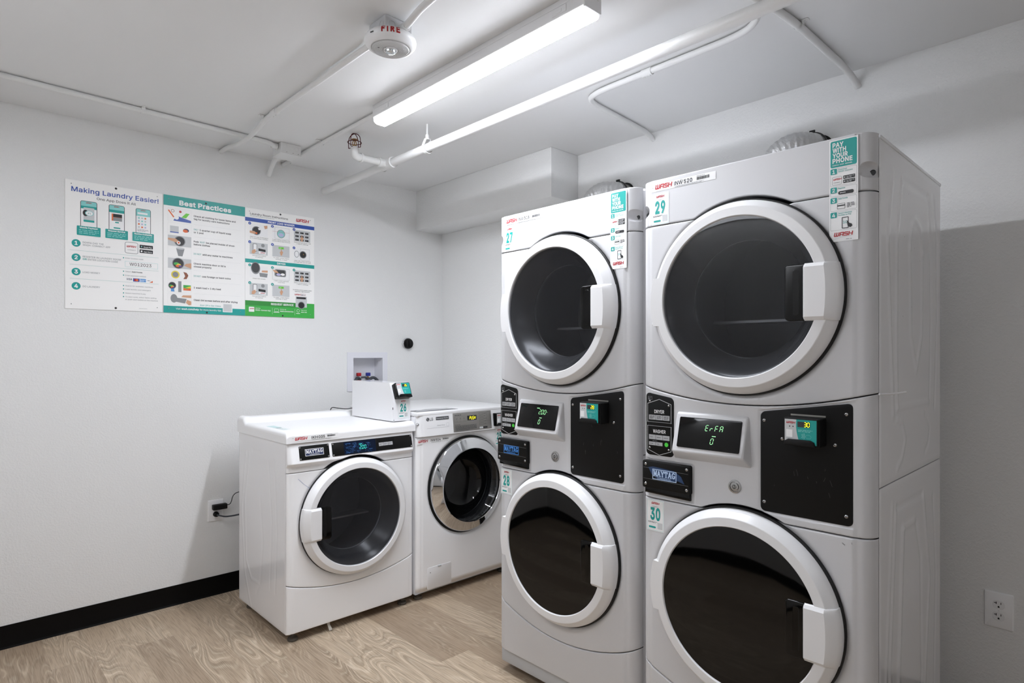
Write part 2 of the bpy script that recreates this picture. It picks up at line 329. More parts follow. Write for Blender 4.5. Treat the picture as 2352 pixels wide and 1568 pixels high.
# ------------------------------------------------------------------ lettering and flat printing
# letter outlines (1000 units per em): character, advance, closed rings
FONT = (
    "!196,67 160 63 509 132 509 128 160|98 -4 81 -1 66 9 56 24 52 41 56 58 66 73 81 83 98 86 116 83 130 73 140 58 143 41 140 24 130 9 116 -1;#440,242 0 326 509 377 509 294 0|10 140 19 192 400 192 391 140|64 0 147 509 198 509 115 0|40 316 49 368 429 368 421 316;&448,197 -7 150 -2 110 12 78 34 54 62 39 96 34 133 37 163 47 189 63 213 85 235 255 375 260 389 262 405 258 427 245 445 226 457 201 461 184 459 168 453 155 444 145 431 139 416 137 399 139 380 145 363 438 0 364 0 87 344 78 370 75 398 79 430 91 458 109 481 134 499 165 510 200 513 235 510 266 499 290 482 308 459 320 433 324 404 322 382 305 342 275 308 154 217 128 195 110 174 100 154 97 131 100 108 109 87 124 70 143 57 166 49 193 46 223 50 251 59 278 75 301 95 321 121 336 151 346 186 349 224 408 224 405 180 397 144 385 115 371 92 333 47 305 23 271 7 234 -3;'206,78 318 70 509 136 509 128 318;+453,198 34 198 364 255 364 255 34|61 172 61 226 391 226 391 172;,188,38 -119 68 71 137 71 84 -119;-453,337 244 337 188 114 188 114 244;.188,95 -4 78 -1 63 9 53 24 50 41 53 59 63 73 78 83 95 87 113 83 128 73 138 59 141 41 138 24 128 9 113 -1;/249,235 533 71 -76 14 -76 178 533;0453,227 -7 174 1 130 24 95 62 69 113 53 178 48 254 53 330 69 395 95 447 130 484 174 508 227 516 279 508 323 484 358 447 384 395 400 330 405 254 400 178 384 113 359 62 323 24 279 1|227 50 261 56 290 74 313 103 330 144 340 194 344 254 340 314 330 365 313 405 290 435 261 453 227 460 192 453 163 435 140 405 123 365 113 314 109 254 113 194 123 144 140 103 163 74 192 56;1453,76 0 76 55 391 55 391 0|276 509 276 0 212 0 212 448 209 448 86 358 86 427 198 509;"
    '2453,64 0 64 47 299 305 311 327 318 348 320 371 317 397 308 419 293 436 273 449 250 457 224 460 196 457 172 447 153 433 139 413 130 390 127 362 66 362 71 405 86 442 111 473 143 496 182 511 225 516 268 511 306 497 337 474 361 445 376 411 381 372 378 345 371 318 357 290 336 259 153 60 153 57 389 57 389 0;3453,218 -7 173 -3 133 10 98 30 70 57 52 91 44 132 109 132 115 107 126 87 144 71 165 59 191 52 219 50 248 53 275 61 297 74 315 93 325 116 329 145 326 172 316 196 299 217 275 234 242 244 201 248 157 248 157 299 288 448 288 452 70 452 70 509 372 509 372 461 211 278 211 289 264 288 308 276 344 253 371 222 387 186 393 145 387 103 370 66 344 36 309 12 266 -2;4453,40 105 40 158 247 509 311 509 109 166 109 163 413 163 413 105|282 0 282 318 343 318 343 0;5453,221 -7 178 -2 140 11 108 32 83 60 66 93 60 130 122 130 127 108 138 89 154 73 173 60 196 52 221 50 250 53 276 64 298 82 314 104 324 131 328 162 324 193 314 221 297 244 275 262 248 273 218 277 192 275 167 268 145 258 128 246 67 253 96 509 366 509 366 452 151 452 134 301 155 315 178 325 203 331 229 334 263 330 294 321 321 306 345 285 364 260 379 231 388 199 391 163 385 117 369 76 343 41 309 15 268 -1;6453,226 -7 182 -1 142 15 109 40 84 74 69 115 64 162 68 199 80 239 102 285 137 340 252 509 322 509 151 261 145 261 165 288 179 299 196 307 214 312 235 314 278 309 316 295 346 271 370 240 384 201 389 157 384 112 368 73 343 39 310 14 271 -2|226 48 254 52 279 63 299 79 314 101 324 128 327 157 324 187 314 213 299 235 279 251 254 262 226 265 198 262 174 252 153 235 138 214 128 188 125 158 128 128 138 102 153 79 174 63 198 52;'
    '7453,97 0 323 448 323 452 62 452 62 509 391 509 391 449 165 0;8453,226 -7 178 -2 136 11 101 33 74 62 57 96 52 135 55 166 65 195 81 220 101 241 125 256 153 265 153 267 119 282 93 308 76 342 70 380 75 417 90 450 114 477 146 498 184 511 226 516 269 511 306 498 337 477 361 450 377 417 382 380 376 342 359 308 333 282 300 267 300 265 327 256 351 241 372 220 387 195 397 166 401 135 395 96 378 62 352 33 317 11 275 -2|226 49 258 52 285 60 307 74 323 91 333 113 337 139 333 165 322 189 305 208 283 223 256 232 226 235 196 232 169 223 147 208 130 189 119 165 115 139 119 113 129 91 145 74 167 60 195 52|226 290 252 292 274 300 293 313 307 330 316 351 319 376 316 399 308 420 294 437 275 449 252 457 226 460 200 457 177 449 159 437 145 420 136 399 133 376 136 351 145 330 159 313 178 300 201 292;9453,226 516 271 510 310 494 343 468 368 434 384 393 389 347 385 309 373 270 350 224 315 168 200 0 130 0 301 248 307 248 299 234 273 210 238 196 218 195 175 199 137 214 106 237 83 269 68 307 64 352 69 397 85 436 110 469 143 494 182 510|226 460 199 457 174 446 154 429 138 407 129 381 125 352 129 322 138 295 154 274 174 257 199 247 226 243 254 247 279 257 299 273 314 295 324 321 327 350 324 381 314 407 299 429 279 446 254 457;:188,95 -4 78 -1 63 9 53 24 50 41 53 59 63 73 78 83 95 87 113 83 128 73 138 59 141 41 138 24 128 9 113 -1|95 271 78 274 63 284 53 299 50 316 53 334 63 349 78 359 95 362 113 359 128 349 138 334 141 316 138 299 128 284 113 274;=453,72 245 72 301 381 301 381 245|72 97 72 153 381 153 381 97;'
    '?358,132 152 134 200 141 230 153 252 168 269 230 314 247 334 258 357 262 384 259 406 250 425 237 441 220 452 200 459 178 462 157 459 137 453 120 441 106 425 96 404 92 378 27 378 33 418 49 452 73 479 103 499 138 511 178 516 219 511 255 498 284 478 306 451 319 418 324 382 319 344 306 311 284 284 219 235 207 221 200 205 195 185 194 152|164 -4 146 -1 131 9 121 24 118 41 121 58 131 73 146 83 164 86 181 83 196 73 206 58 209 41 206 24 196 9 181 -1;A480,16 0 201 509 276 509 463 0 395 0 232 478 245 478 85 0|110 142 110 199 370 199 370 142;B456,60 0 60 509 241 509 289 504 329 491 359 469 381 442 394 410 398 374 395 344 387 320 373 301 356 286 336 275 315 267 315 262 339 257 363 245 385 227 402 203 414 173 418 136 413 100 400 67 377 39 344 18 301 4 247 0|125 57 245 57 296 63 330 80 349 105 355 137 352 161 342 184 327 203 306 218 279 228 248 231 125 231|125 285 238 285 265 288 288 296 308 309 323 326 333 348 336 372 330 403 313 429 283 446 240 452 125 452;C510,267 -7 205 1 150 25 104 63 70 115 48 179 40 254 48 329 70 393 104 445 150 484 205 508 267 516 305 513 340 504 373 490 402 471 427 447 448 418 463 385 473 348 408 348 401 373 389 395 375 413 357 428 337 440 315 449 292 454 267 456 223 450 184 432 150 403 125 364 109 314 103 254 109 194 125 145 151 105 184 76 223 59 267 53 292 55 315 60 337 69 357 81 375 96 389 114 401 136 408 160 473 160 463 124 448 91 428 62 402 38 373 19 341 5 305 -4;D502,219 0 96 0 96 57 215 57 272 63 318 81 354 110 379 149 394 198 399 255 394 312 379 361 354 399 320 428 275 446 221 452 93 452 93 509 225 509 294 501 353 478 399 441 433 391 455 329 462 255 455 181 433 119 398 68 351 31 291 8|125 509 125 0 60 0 60 509;'
    'E419,60 0 60 509 372 509 372 452 125 452 125 286 355 286 355 229 125 229 125 57 375 57 375 0;F410,60 0 60 509 369 509 369 452 125 452 125 278 346 278 346 221 125 221 125 0;G520,269 -7 205 1 149 25 104 64 69 116 47 179 40 254 47 329 69 393 103 445 149 484 203 508 265 516 304 513 340 504 374 489 403 469 429 445 449 416 465 384 474 349 408 349 399 372 387 393 373 411 356 427 337 439 315 448 291 454 265 456 222 450 183 432 150 404 125 364 109 314 103 254 109 194 125 145 151 105 184 76 224 59 269 53 309 57 345 71 374 93 396 123 410 160 415 202 434 199 283 199 283 256 478 256 478 200 471 141 451 91 419 50 377 19 326 0;H517,60 0 60 509 125 509 125 289 392 289 392 509 457 509 457 0 392 0 392 232 125 232 125 0;I178,60 0 60 509 118 509 118 0;J396,185 -7 124 3 75 33 44 81 33 145 33 173 98 173 98 145 104 104 122 74 149 56 185 50 220 56 248 74 266 104 272 145 272 509 336 509 336 145 326 81 294 33 246 3;K467,104 145 104 216 364 509 448 509 231 276 228 276|60 0 60 509 125 509 125 0|372 0 188 259 228 309 449 0;L393,60 0 60 509 125 509 125 57 361 57 361 0;M628,60 0 60 509 152 509 322 49 307 49 476 509 568 509 568 0 504 0 507 457 513 457 342 0 286 0 112 457 119 457 122 0;N523,60 0 60 509 136 509 414 55 405 54 399 509 463 509 463 0 387 0 108 452 119 454 125 0;O533,267 -7 205 1 150 25 105 63 70 115 48 179 40 254 48 329 70 393 105 445 150 484 205 508 267 516 329 508 384 484 429 445 464 393 486 329 493 254 486 179 464 115 429 63 384 25 329 1|267 53 310 59 349 76 383 105 408 144 425 194 430 254 425 314 408 365 383 404 349 433 310 450 267 456 223 450 184 433 151 404 125 364 109 314 103 254 109 194 125 144 151 105 184 76 223 59;'
    'P445,60 0 60 509 235 509 289 503 332 487 366 462 390 430 404 391 409 348 404 304 390 265 366 233 332 207 289 191 235 186 109 186 109 242 233 242 269 246 297 256 318 272 333 294 342 319 344 348 342 376 333 402 318 423 297 439 268 449 232 452 125 452 125 0;Q533,245 159 313 159 468 -48 401 -48|267 -7 205 1 150 25 105 63 70 115 48 179 40 254 48 329 70 393 105 445 150 484 205 508 267 516 329 508 384 484 429 445 464 393 486 329 493 254 486 179 464 115 429 63 384 25 329 1|267 53 310 59 349 76 383 105 408 144 425 194 430 254 425 314 408 365 383 404 349 433 310 450 267 456 223 450 184 433 151 404 125 364 109 314 103 254 109 194 125 144 151 105 184 76 223 59;R449,60 0 60 509 236 509 290 504 333 489 367 465 390 433 405 395 409 352 405 309 390 271 367 240 333 217 289 203 236 198 96 198 96 255 234 255 269 258 298 267 319 281 334 300 342 324 345 352 342 380 334 405 319 425 298 440 269 449 233 452 125 452 125 0|353 0 230 229 303 229 428 0;S447,224 -9 172 -4 128 9 91 31 64 60 46 96 38 137 104 137 110 110 123 88 142 71 166 59 194 52 224 49 257 52 286 60 311 74 329 92 341 114 346 139 342 161 332 179 316 193 296 205 184 239 128 260 86 289 60 326 52 372 58 413 75 448 102 476 138 498 180 511 227 516 275 511 316 498 351 476 377 449 394 415 401 378 337 378 326 412 302 437 267 453 225 459 194 456 167 448 145 435 129 418 118 398 115 376 119 352 131 334 148 319 169 308 312 264 359 238 379 220 395 198 405 171 408 139 403 99 386 64 360 34 323 11 278 -4;T449,32 452 32 509 417 509 417 452 257 452 257 0 193 0 193 452;'
    'U517,259 -8 203 -2 154 15 114 43 85 80 66 124 60 173 60 509 124 509 124 178 128 144 141 113 160 87 187 68 220 56 259 52 298 56 331 68 357 87 377 113 389 144 393 178 393 509 457 509 457 173 451 124 433 80 403 43 363 15 315 -2;V480,204 0 16 509 84 509 248 31 235 31 395 509 463 509 278 0;W686,155 0 16 509 82 509 197 40 189 40 306 509 380 509 497 40 488 40 603 509 670 509 530 0 455 0 336 475 350 475 230 0;X474,18 0 217 284 217 236 29 509 104 509 243 292 232 292 374 509 446 509 259 239 259 287 456 0 382 0 230 231 244 231 91 0;Y472,203 0 203 208 16 509 91 509 250 230 224 230 237 265 381 509 455 509 268 208 268 0;Z438,42 0 42 46 341 476 348 454 40 452 40 509 397 509 397 462 97 33 90 54 399 57 399 0;a389,160 -9 126 -5 94 5 68 22 48 45 35 73 30 108 34 138 43 161 58 179 78 193 125 211 252 230 265 235 273 243 273 279 267 297 256 311 240 322 220 329 196 331 171 329 149 322 132 313 107 288 100 274 41 291 57 322 79 346 104 364 133 375 163 382 263 372 286 360 306 343 322 320 333 290 337 251 337 0 277 0 277 52 272 52 264 38 236 12 215 1 190 -6|170 45 202 49 228 59 248 74 263 93 272 115 276 138 276 190 134 159 117 150 103 139 95 124 92 105 94 87 102 72 114 61 130 52 149 47;b424,229 -8 198 -5 172 4 153 17 138 31 118 59 112 59 112 0 53 0 53 509 114 509 114 319 118 319 137 346 152 360 171 373 197 381 229 384 274 378 313 361 345 332 370 293 385 245 390 189 385 133 370 84 346 45 313 16 274 -2|220 47 253 51 279 66 301 88 316 117 325 151 328 189 325 227 316 261 301 290 280 311 253 325 220 330 188 325 161 312 140 291 125 263 116 229 113 189 116 150 125 115 140 86 162 65 188 51;'
    'c396,207 -8 159 -2 117 16 82 46 56 85 40 133 34 187 40 243 56 291 82 330 117 360 159 378 207 384 234 383 260 377 284 368 305 356 324 341 340 322 353 301 362 277 303 262 298 276 226 329 207 330 173 325 145 310 124 287 108 258 99 224 96 187 99 151 108 117 124 89 145 66 173 51 207 46 304 117 363 102 354 78 341 56 325 37 306 21 285 9 261 -1 235 -6;d424,195 -8 151 -2 111 16 79 45 55 84 39 133 34 189 39 245 55 293 79 332 112 361 151 378 196 384 228 381 253 373 272 360 287 346 306 319 311 319 311 509 372 509 372 0 313 0 313 59 307 59 287 31 272 17 252 4 227 -5|205 47 236 51 263 65 284 86 299 115 309 150 312 189 309 229 300 263 284 291 263 312 237 325 205 330 172 325 145 311 124 290 108 261 99 227 96 189 99 151 109 117 124 88 145 66 172 51;e404,212 -8 161 -2 117 16 82 46 56 85 40 132 34 187 39 242 55 290 81 329 115 359 157 378 205 384 236 382 266 374 294 361 319 341 341 315 357 282 368 242 371 169 75 169 75 221 338 221 310 202 307 237 298 269 283 294 263 314 237 326 205 330 173 326 146 313 125 294 109 270 99 241 96 211 96 178 100 139 110 106 128 80 151 61 179 50 212 46 234 48 254 53 271 61 285 73 297 88 306 105 365 91 353 63 335 39 311 19 283 4 249 -5;f254,228 379 228 327 6 327 6 379|81 0 81 432 84 461 96 486 113 505 135 519 161 527 187 530 243 521 227 468 195 474 171 470 154 460 145 443 142 419 142 0;g425,207 -151 168 -148 134 -140 105 -127 82 -110 64 -91 51 -69 101 -41 136 -78 154 -88 178 -95 207 -97 249 -92 282 -75 304 -47 311 -6 311 68 306 68 287 41 272 28 252 16 227 8 195 5 152 10 113 27 80 53 55 90 39 136 34 191 39 246 55 293 80 332 112 361 152 378 196 384 228 382 253 373 273 360 288 346 308 319 313 319 313 379 372 379 372 -9 367 -54 350 -90 324 -117 291 -136 251 -147|205 59 237 63 264 75 285 95 300 121 309 154 312 193 309 231 300 264 285 291 264 312 237 325 205 330 172 325 145 312 124 290 109 262 99 229 96 193 99 155 109 123 124 96 145 76 172 63;'
    'h410,114 227 114 0 53 0 53 509 114 509 114 287 102 287 124 332 152 362 187 379 227 384 264 380 295 369 321 349 341 321 353 285 357 240 357 0 296 0 296 235 290 275 273 304 246 323 210 329 184 326 161 317 141 303 126 283 117 257;i167,53 0 53 379 114 379 114 0|84 443 67 446 54 455 44 468 41 483 44 499 54 512 67 521 84 524 100 521 114 512 123 499 126 483 123 468 114 455 100 446;j167,53 379 114 379 114 -30 111 -63 102 -90 86 -113 65 -129 37 -139 -10 -143 -10 -87 25 -83 40 -72 50 -54 53 -29|83 443 67 446 53 455 44 468 41 483 44 499 53 512 67 521 83 524 100 521 114 512 123 499 126 483 123 468 114 455 100 446;k381,110 137 110 212 121 212 284 379 360 379 184 199 177 199|53 0 53 509 114 509 114 0|294 0 148 186 191 229 372 0;l189,101 3 74 20 58 47 53 84 53 509 114 509 115 77 120 62 130 54 170 54 181 3;m610,53 0 53 379 112 379 112 295 108 295 118 323 132 346 151 363 172 376 195 384 219 386 257 380 287 361 309 331 321 295 312 295 322 321 337 343 357 361 381 375 407 383 437 386 468 383 497 372 522 354 541 328 553 296 557 255 557 0 496 0 496 254 490 289 473 313 447 326 419 330 395 328 374 320 358 307 345 290 338 270 335 247 335 0 274 0 274 260 269 288 253 311 229 326 199 330 178 328 158 320 140 307 126 289 117 266 114 238 114 0;n410,114 227 114 0 53 0 53 379 112 379 112 287 102 287 124 332 152 362 187 379 227 384 264 380 295 369 321 349 341 321 353 285 357 240 357 0 296 0 296 235 290 275 273 304 246 323 210 329 184 326 161 317 141 303 126 283 117 257;o415,207 -8 159 -2 117 16 82 46 56 85 40 133 34 187 40 243 56 291 82 330 117 360 159 378 207 384 256 378 299 360 333 330 359 291 376 243 381 187 376 133 359 85 333 46 299 16 256 -2|207 46 242 51 270 66 292 89 307 117 316 151 319 187 316 224 307 258 292 287 270 310 242 325 207 330 173 325 145 310 124 287 108 258 99 224 96 187 99 151 108 117 124 89 145 66 173 51;'
    'p424,53 -143 53 379 112 379 112 319 118 319 137 346 152 360 171 373 197 381 229 384 274 378 313 361 345 332 370 293 385 245 390 189 385 133 370 84 346 45 313 16 274 -2 229 -8 198 -5 173 4 153 17 138 31 118 59 114 59 114 -143|220 47 253 51 279 66 301 88 316 117 325 151 328 189 325 227 316 261 301 290 280 311 253 325 220 330 188 325 161 312 140 291 125 263 116 229 113 189 116 150 125 115 140 86 162 65 188 51;q424,372 -143 311 -143 311 59 306 59 287 31 272 17 252 4 227 -5 195 -8 151 -2 111 16 79 45 55 84 39 133 34 189 39 245 55 293 79 332 112 361 151 378 196 384 228 381 253 373 272 360 287 346 307 319 313 319 313 379 372 379|205 47 236 51 263 65 284 86 299 115 309 150 312 189 309 229 300 263 284 291 263 312 237 325 205 330 172 325 145 311 124 290 108 261 99 227 96 189 99 151 109 117 124 88 145 66 172 51;r259,53 0 53 379 112 379 112 321 115 321 130 347 152 367 181 380 243 384 243 322 207 326 182 323 159 315 140 301 126 284 117 262 114 237 114 0;s365,182 -8 145 -5 112 3 84 18 62 38 45 63 36 94 94 107 105 79 124 60 150 49 181 45 217 50 244 62 262 81 268 103 265 121 254 136 237 147 149 170 104 186 72 208 53 237 47 274 51 305 65 332 87 354 115 370 149 381 187 384 223 381 254 372 279 358 299 339 314 316 324 290 268 277 258 298 243 316 219 328 187 333 156 329 131 317 114 299 109 277 112 258 124 243 144 232 229 209 275 194 306 171 325 142 331 107 326 75 312 47 290 24 260 6 223 -5;t227,204 379 204 327 6 327 6 379|65 471 126 471 126 98 128 76 136 61 150 53 202 54 213 2 125 2 92 21 72 52 65 93;'
    'u410,182 -5 146 -1 115 11 89 31 69 59 57 95 53 139 53 379 114 379 114 144 119 105 137 75 164 56 200 50 226 53 249 62 268 77 283 97 293 122 296 153 296 379 357 379 357 0 298 0 298 92 307 92 286 47 257 17 222 0;v389,163 0 17 379 84 379 206 21 184 21 305 379 371 379 226 0;w567,138 0 23 379 87 379 175 41 165 41 252 379 316 379 402 41 391 41 480 379 545 379 429 0 368 0 277 338 291 338 199 0;x379,21 0 171 218 171 171 29 379 100 379 207 206 175 206 190 229 282 379 352 379 209 169 209 214 358 0 287 0 173 182 205 182 91 0;y389,47 -139 61 -86 88 -90 104 -89 118 -84 130 -74 141 -58 163 -1 17 379 84 379 206 21 184 21 305 379 371 379 204 -58 191 -85 177 -107 159 -124 139 -136 117 -143;z380,42 0 42 46 254 320 254 323 48 323 48 379 333 379 333 331 126 60 126 56 339 56 339 0;')
def _area(r): return sum(r[i-1][0]*r[i][1]-r[i][0]*r[i-1][1] for i in range(len(r)))/2
def _grow(r, d):
    out = []; n = len(r)
    for i in range(n):
        a, b, c = Vector(r[i-1]), Vector(r[i]), Vector(r[(i+1) % n]); e1 = (b-a).normalized(); e2 = (c-b).normalized()
        n1 = Vector((e1.y, -e1.x)); n2 = Vector((e2.y, -e2.x)); m = n1+n2; L2 = m.length
        out.append(tuple(b+(m/L2*min(1.6, 2/max(L2, .1)) if L2 > 1e-6 else n1)*d))
    return out
def _wind(p, rings):
    w = 0
    for r in rings:
        for i in range(len(r)):
            (x1, y1), (x2, y2) = r[i-1], r[i]
            if (y1 > p[1]) != (y2 > p[1]) and p[0] < (x2-x1)*(p[1]-y1)/(y2-y1)+x1: w += 1 if y2 > y1 else -1
    return w
OUTL = {}
for rec in FONT.split(';'):
    if rec.strip():
        adv, body = rec[1:].split(',', 1); rr_ = []
        for q in body.split('|'):
            n_ = [int(k) for k in q.split()]; rr_.append([(n_[i]/1000, n_[i+1]/1000) for i in range(0, len(n_), 2)])
        big = max(rr_, key=lambda r: abs(_area(r)))
        if _area(big) < 0: rr_ = [r[::-1] for r in rr_]
        OUTL[rec[0]] = (int(adv)/1000, rr_)
GLC = {}
def glyph(ch, bold):
    key = (ch, bold)
    if key not in GLC:
        adv, rr_ = OUTL[ch]; loops = [_grow(q, bold) if bold else q for q in rr_]; V0 = []; E0 = []
        for q in loops: o = len(V0); V0 += [Vector(p) for p in q]; E0 += [(o+i, o+(i+1) % len(q)) for i in range(len(q))]
        vv, ee, ff, _a, _b, _c = delaunay_2d_cdt(V0, E0, [], 0, 1e-5)
        V = [tuple(v) for v in vv]; Fc = [list(t) for t in ff if _wind((sum(V[i][0] for i in t)/3, sum(V[i][1] for i in t)/3), loops) != 0]
        GLC[key] = (adv, V, Fc)
    return GLC[key]
GL = {}
def glyphs(s, bold):
    b = min(.004+bold*.8, .034); key = (s, b)
    if key not in GL:
        x = 0; V = []; Fc = []
        for ch in s:
            if ch == ' ': x += .188; continue
            adv, v, f = glyph(ch, b); o = len(V); V += [(p[0]+x, p[1]) for p in v]; Fc += [[i+o for i in t] for t in f]; x += adv+b*1.2
        GL[key] = (V, Fc)
    return GL[key]
CAPH = .509
SEG = {'0': 'abcdef', '1': 'bc', '2': 'abged', '3': 'abgcd', '5': 'afgcd', '6': 'afgedc', '8': 'abcdefg', '9': 'abcdfg', 'E': 'afged', 'r': 'eg', 'F': 'afge', 'A': 'abcefg', 'P': 'abfge', 'U': 'bcdef', 'S': 'afgcd', 'H': 'bcefg', '4': 'fgbc', '7': 'abc'}
class Print:
    """flat ink shapes on a surface; fn(x, y, h) gives the 3D point h metres above it"""
    def __init__(s, fn, h0=0.0006, step=0.00018):
        s.fn = fn; s.mb = MB(); s.mats = []; s.h = h0; s.st = step
    def mi(s, m):
        if m not in s.mats: s.mats.append(m)
        return s.mats.index(m)
    def H(s, l): s.n = (getattr(s, 'n', 0)+1) % 40; return s.h + l*s.st + s.n*3e-6
    def poly(s, pts, m, l=1): h = s.H(l); s.mb.add([s.fn(x, y, h) for x, y in pts], [list(range(len(pts)))], s.mi(m), False); return s
    def rect(s, x0, y0, x1, y1, m, l=1): return s.poly([(x0, y0), (x1, y0), (x1, y1), (x0, y1)], m, l)
    def rr(s, x0, y0, x1, y1, r, m, l=1): return s.poly(rrect(x0, y0, x1, y1, r, 4), m, l)
    def frame(s, x0, y0, x1, y1, t, m, l=1, r=0.0):
        if r <= 0:
            s.rect(x0, y0, x1, y0+t, m, l); s.rect(x0, y1-t, x1, y1, m, l); s.rect(x0, y0+t, x0+t, y1-t, m, l); return s.rect(x1-t, y0+t, x1, y1-t, m, l)
        a = rrect(x0, y0, x1, y1, r, 4); b = rrect(x0+t, y0+t, x1-t, y1-t, max(r-t, 1e-5), 4); n = len(a)
        h = s.H(l); s.mb.add([s.fn(x, y, h) for x, y in a+b], [[i, (i+1) % n, (i+1) % n+n, i+n] for i in range(n)], s.mi(m), False); return s
    def circ(s, x, y, r, m, l=1, ry=None, n=20):
        return s.poly([(x+r*math.cos(2*PI*i/n), y+(ry or r)*math.sin(2*PI*i/n)) for i in range(n)], m, l)
    def line(s, pts, t, m, l=1, closed=False):
        P = [Vector(p) for p in pts]
        if closed: P.append(P[0])
        for i in range(len(P)-1):
            d = (P[i+1]-P[i]); L_ = d.length
            if L_ < 1e-9: continue
            d /= L_; nn = Vector((-d.y, d.x))*t/2; e = d*t*0.45
            a, b = P[i]-e, P[i+1]+e
            s.poly([tuple(a+nn), tuple(a-nn), tuple(b-nn), tuple(b+nn)], m, l)
        return s
    def text(s, body, x, y, h, m, w=None, anchor='l', bold=0.0, shear=0.0, l=2):
        V, F = glyphs(body, bold); k = h/CAPH
        if not V: return s
        x0 = min(p[0] for p in V); x1 = max(p[0] for p in V); kx = k if w is None else w/(x1-x0)
        W = (x1-x0)*kx; ox = {'l': 0, 'c': -W/2, 'r': -W}[anchor]
        hh = s.H(l); s.mb.add([s.fn(x+ox+(px-x0)*kx+shear*py*k, y+py*k, hh) for px, py in V], F, s.mi(m), False); return s
    def bars(s, x, y, w, h, n, m, l=2, seed=1):          # lines of print too small to read
        rnd = random.Random(seed); p = h/n
        for i in range(n):
            yy = y+h-(i+0.5)*p; xx = x; end = x+w*(1 if i < n-1 else rnd.uniform(.55, .95))
            while xx < end-0.0005:
                ww = min(rnd.uniform(.9, 3.0)*p, end-xx); s.rect(xx, yy-p*0.24, xx+ww, yy+p*0.2, m, l); xx += ww+p*0.45
        return s
    def seg(s, body, x, y, h, m, l=3, pitch=0.72, shear=0.12, t=0.13):
        w = h*0.5; th = h*t; g = th*0.35
        S = {'a': ((0, h), (w, h)), 'b': ((w, h), (w, h/2)), 'c': ((w, h/2), (w, 0)), 'd': ((0, 0), (w, 0)), 'e': ((0, h/2), (0, 0)), 'f': ((0, h), (0, h/2)), 'g': ((0, h/2), (w, h/2))}
        cx = x
        for ch in body:
            if ch == '.': s.rect(cx-h*0.17, y-th/2, cx-h*0.17+th, y+th/2, m, l); continue
            if ch == ' ': cx += h*pitch; continue
            for sg in SEG.get(ch, ''):
                (ax, ay), (bx, by) = S[sg]; d = Vector((bx-ax, by-ay)).normalized()*(g+th*0.3)
                ax += d.x; ay += d.y; bx -= d.x; by -= d.y; nn = Vector((-d.y, d.x)).normalized()*th/2
                q = [(ax+nn.x, ay+nn.y), (ax-nn.x, ay-nn.y), (bx-nn.x, by-nn.y), (bx+nn.x, by+nn.y)]
                s.poly([(cx+px+shear*py, y+py) for px, py in q], m, l)
            cx += h*pitch
        return s
    def wash(s, x, y, h, m, l=3, swoosh=None):            # the rounded slanted logotype W A S H
        t = h*0.23; sh = 0.20; W = h*0.92; pos = x
        def st(pts, tt=t): s.line([(pos+px*W+sh*py*h, y+py*h) for px, py in pts], tt, m, l)
        a = t/h/2
        st([(0.0, 1-a), (0.0, .22), (.08, a), (.42, a), (.5, .22), (.5, 1-a)]); st([(.5, .22), (.58, a), (.86, a), (1.0, .22), (1.0, 1-a)]); pos += W*1.34
        st([(0, a), (0, .75), (.1, 1-a), (.7, 1-a), (.78, .8), (.78, a)]); st([(0, .42), (.78, .42)], t*.75); pos += W*1.10
        st([(.72, 1-a), (.1, 1-a), (0, .85), (0, .62), (.1, .5), (.66, .5), (.74, .38), (.74, .18), (.64, a), (0, a)], t*.9); pos += W*1.06
        st([(0, a), (0, 1-a)]); st([(.78, a), (.78, 1-a)]); st([(0, .5), (.78, .5)], t*.75); pos += W*.78
        if swoosh:
            n = 12; Wt = pos-x; p = [(x+Wt*i/n, y-h*.55+h*.42*math.sin(PI*.5*i/n)) for i in range(n+1)]; s.line(p, h*.05, swoosh, l)
        return pos-x
    def maytag(s, x, y, w, h, m, l=3):                    # slab serif capitals
        n = 6; pit = w/(n-0.12); cw = pit*0.80; t = h*0.19; sf = h*0.10
        G = {'M': ([((.1, 0), (.1, 1)), ((.9, 0), (.9, 1)), ((.1, 1), (.5, .2)), ((.9, 1), (.5, .2))], [(.1, 0), (.9, 0), (.06, 1), (.94, 1)]),
             'A': ([((.08, 0), (.5, 1)), ((.92, 0), (.5, 1)), ((.25, .32), (.75, .32))], [(.08, 0), (.92, 0)]),
             'Y': ([((.5, 0), (.5, .5)), ((.08, 1), (.5, .45)), ((.92, 1), (.5, .45))], [(.5, 0), (.08, 1), (.92, 1)]),
             'T': ([((.5, 0), (.5, 1)), ((.02, .96), (.98, .96)), ((.02, .96), (.02, .74)), ((.98, .96), (.98, .74))], [(.5, 0)]),
             'G': ([((.9, .85), (.6, 1)), ((.6, 1), (.3, .95)), ((.3, .95), (.08, .6)), ((.08, .6), (.08, .4)), ((.08, .4), (.3, .05)), ((.3, .05), (.65, 0)), ((.65, 0), (.88, .12)), ((.88, .12), (.88, .42)), ((.6, .42), (1, .42))], [])}
        for i, ch in enumerate('MAYTAG'):
            ox = x+i*pit; L_, S_ = G[ch]
            for a, b in L_: s.line([(ox+a[0]*cw, y+a[1]*h), (ox+b[0]*cw, y+b[1]*h)], t, m, l)
            for a in S_: s.rect(ox+a[0]*cw-t*.95, y+a[1]*h-sf*.6, ox+a[0]*cw+t*.95, y+a[1]*h+sf*.6, m, l)
        return s
    def barcode(s, x, y, w, h, m, l=2, seed=3):
        rnd = random.Random(seed); xx = x
        while xx < x+w: ww = rnd.choice((.0006, .0009, .0014)); s.rect(xx, y, min(xx+ww, x+w), y+h, m, l); xx += ww+rnd.choice((.0005, .0008))
        return s
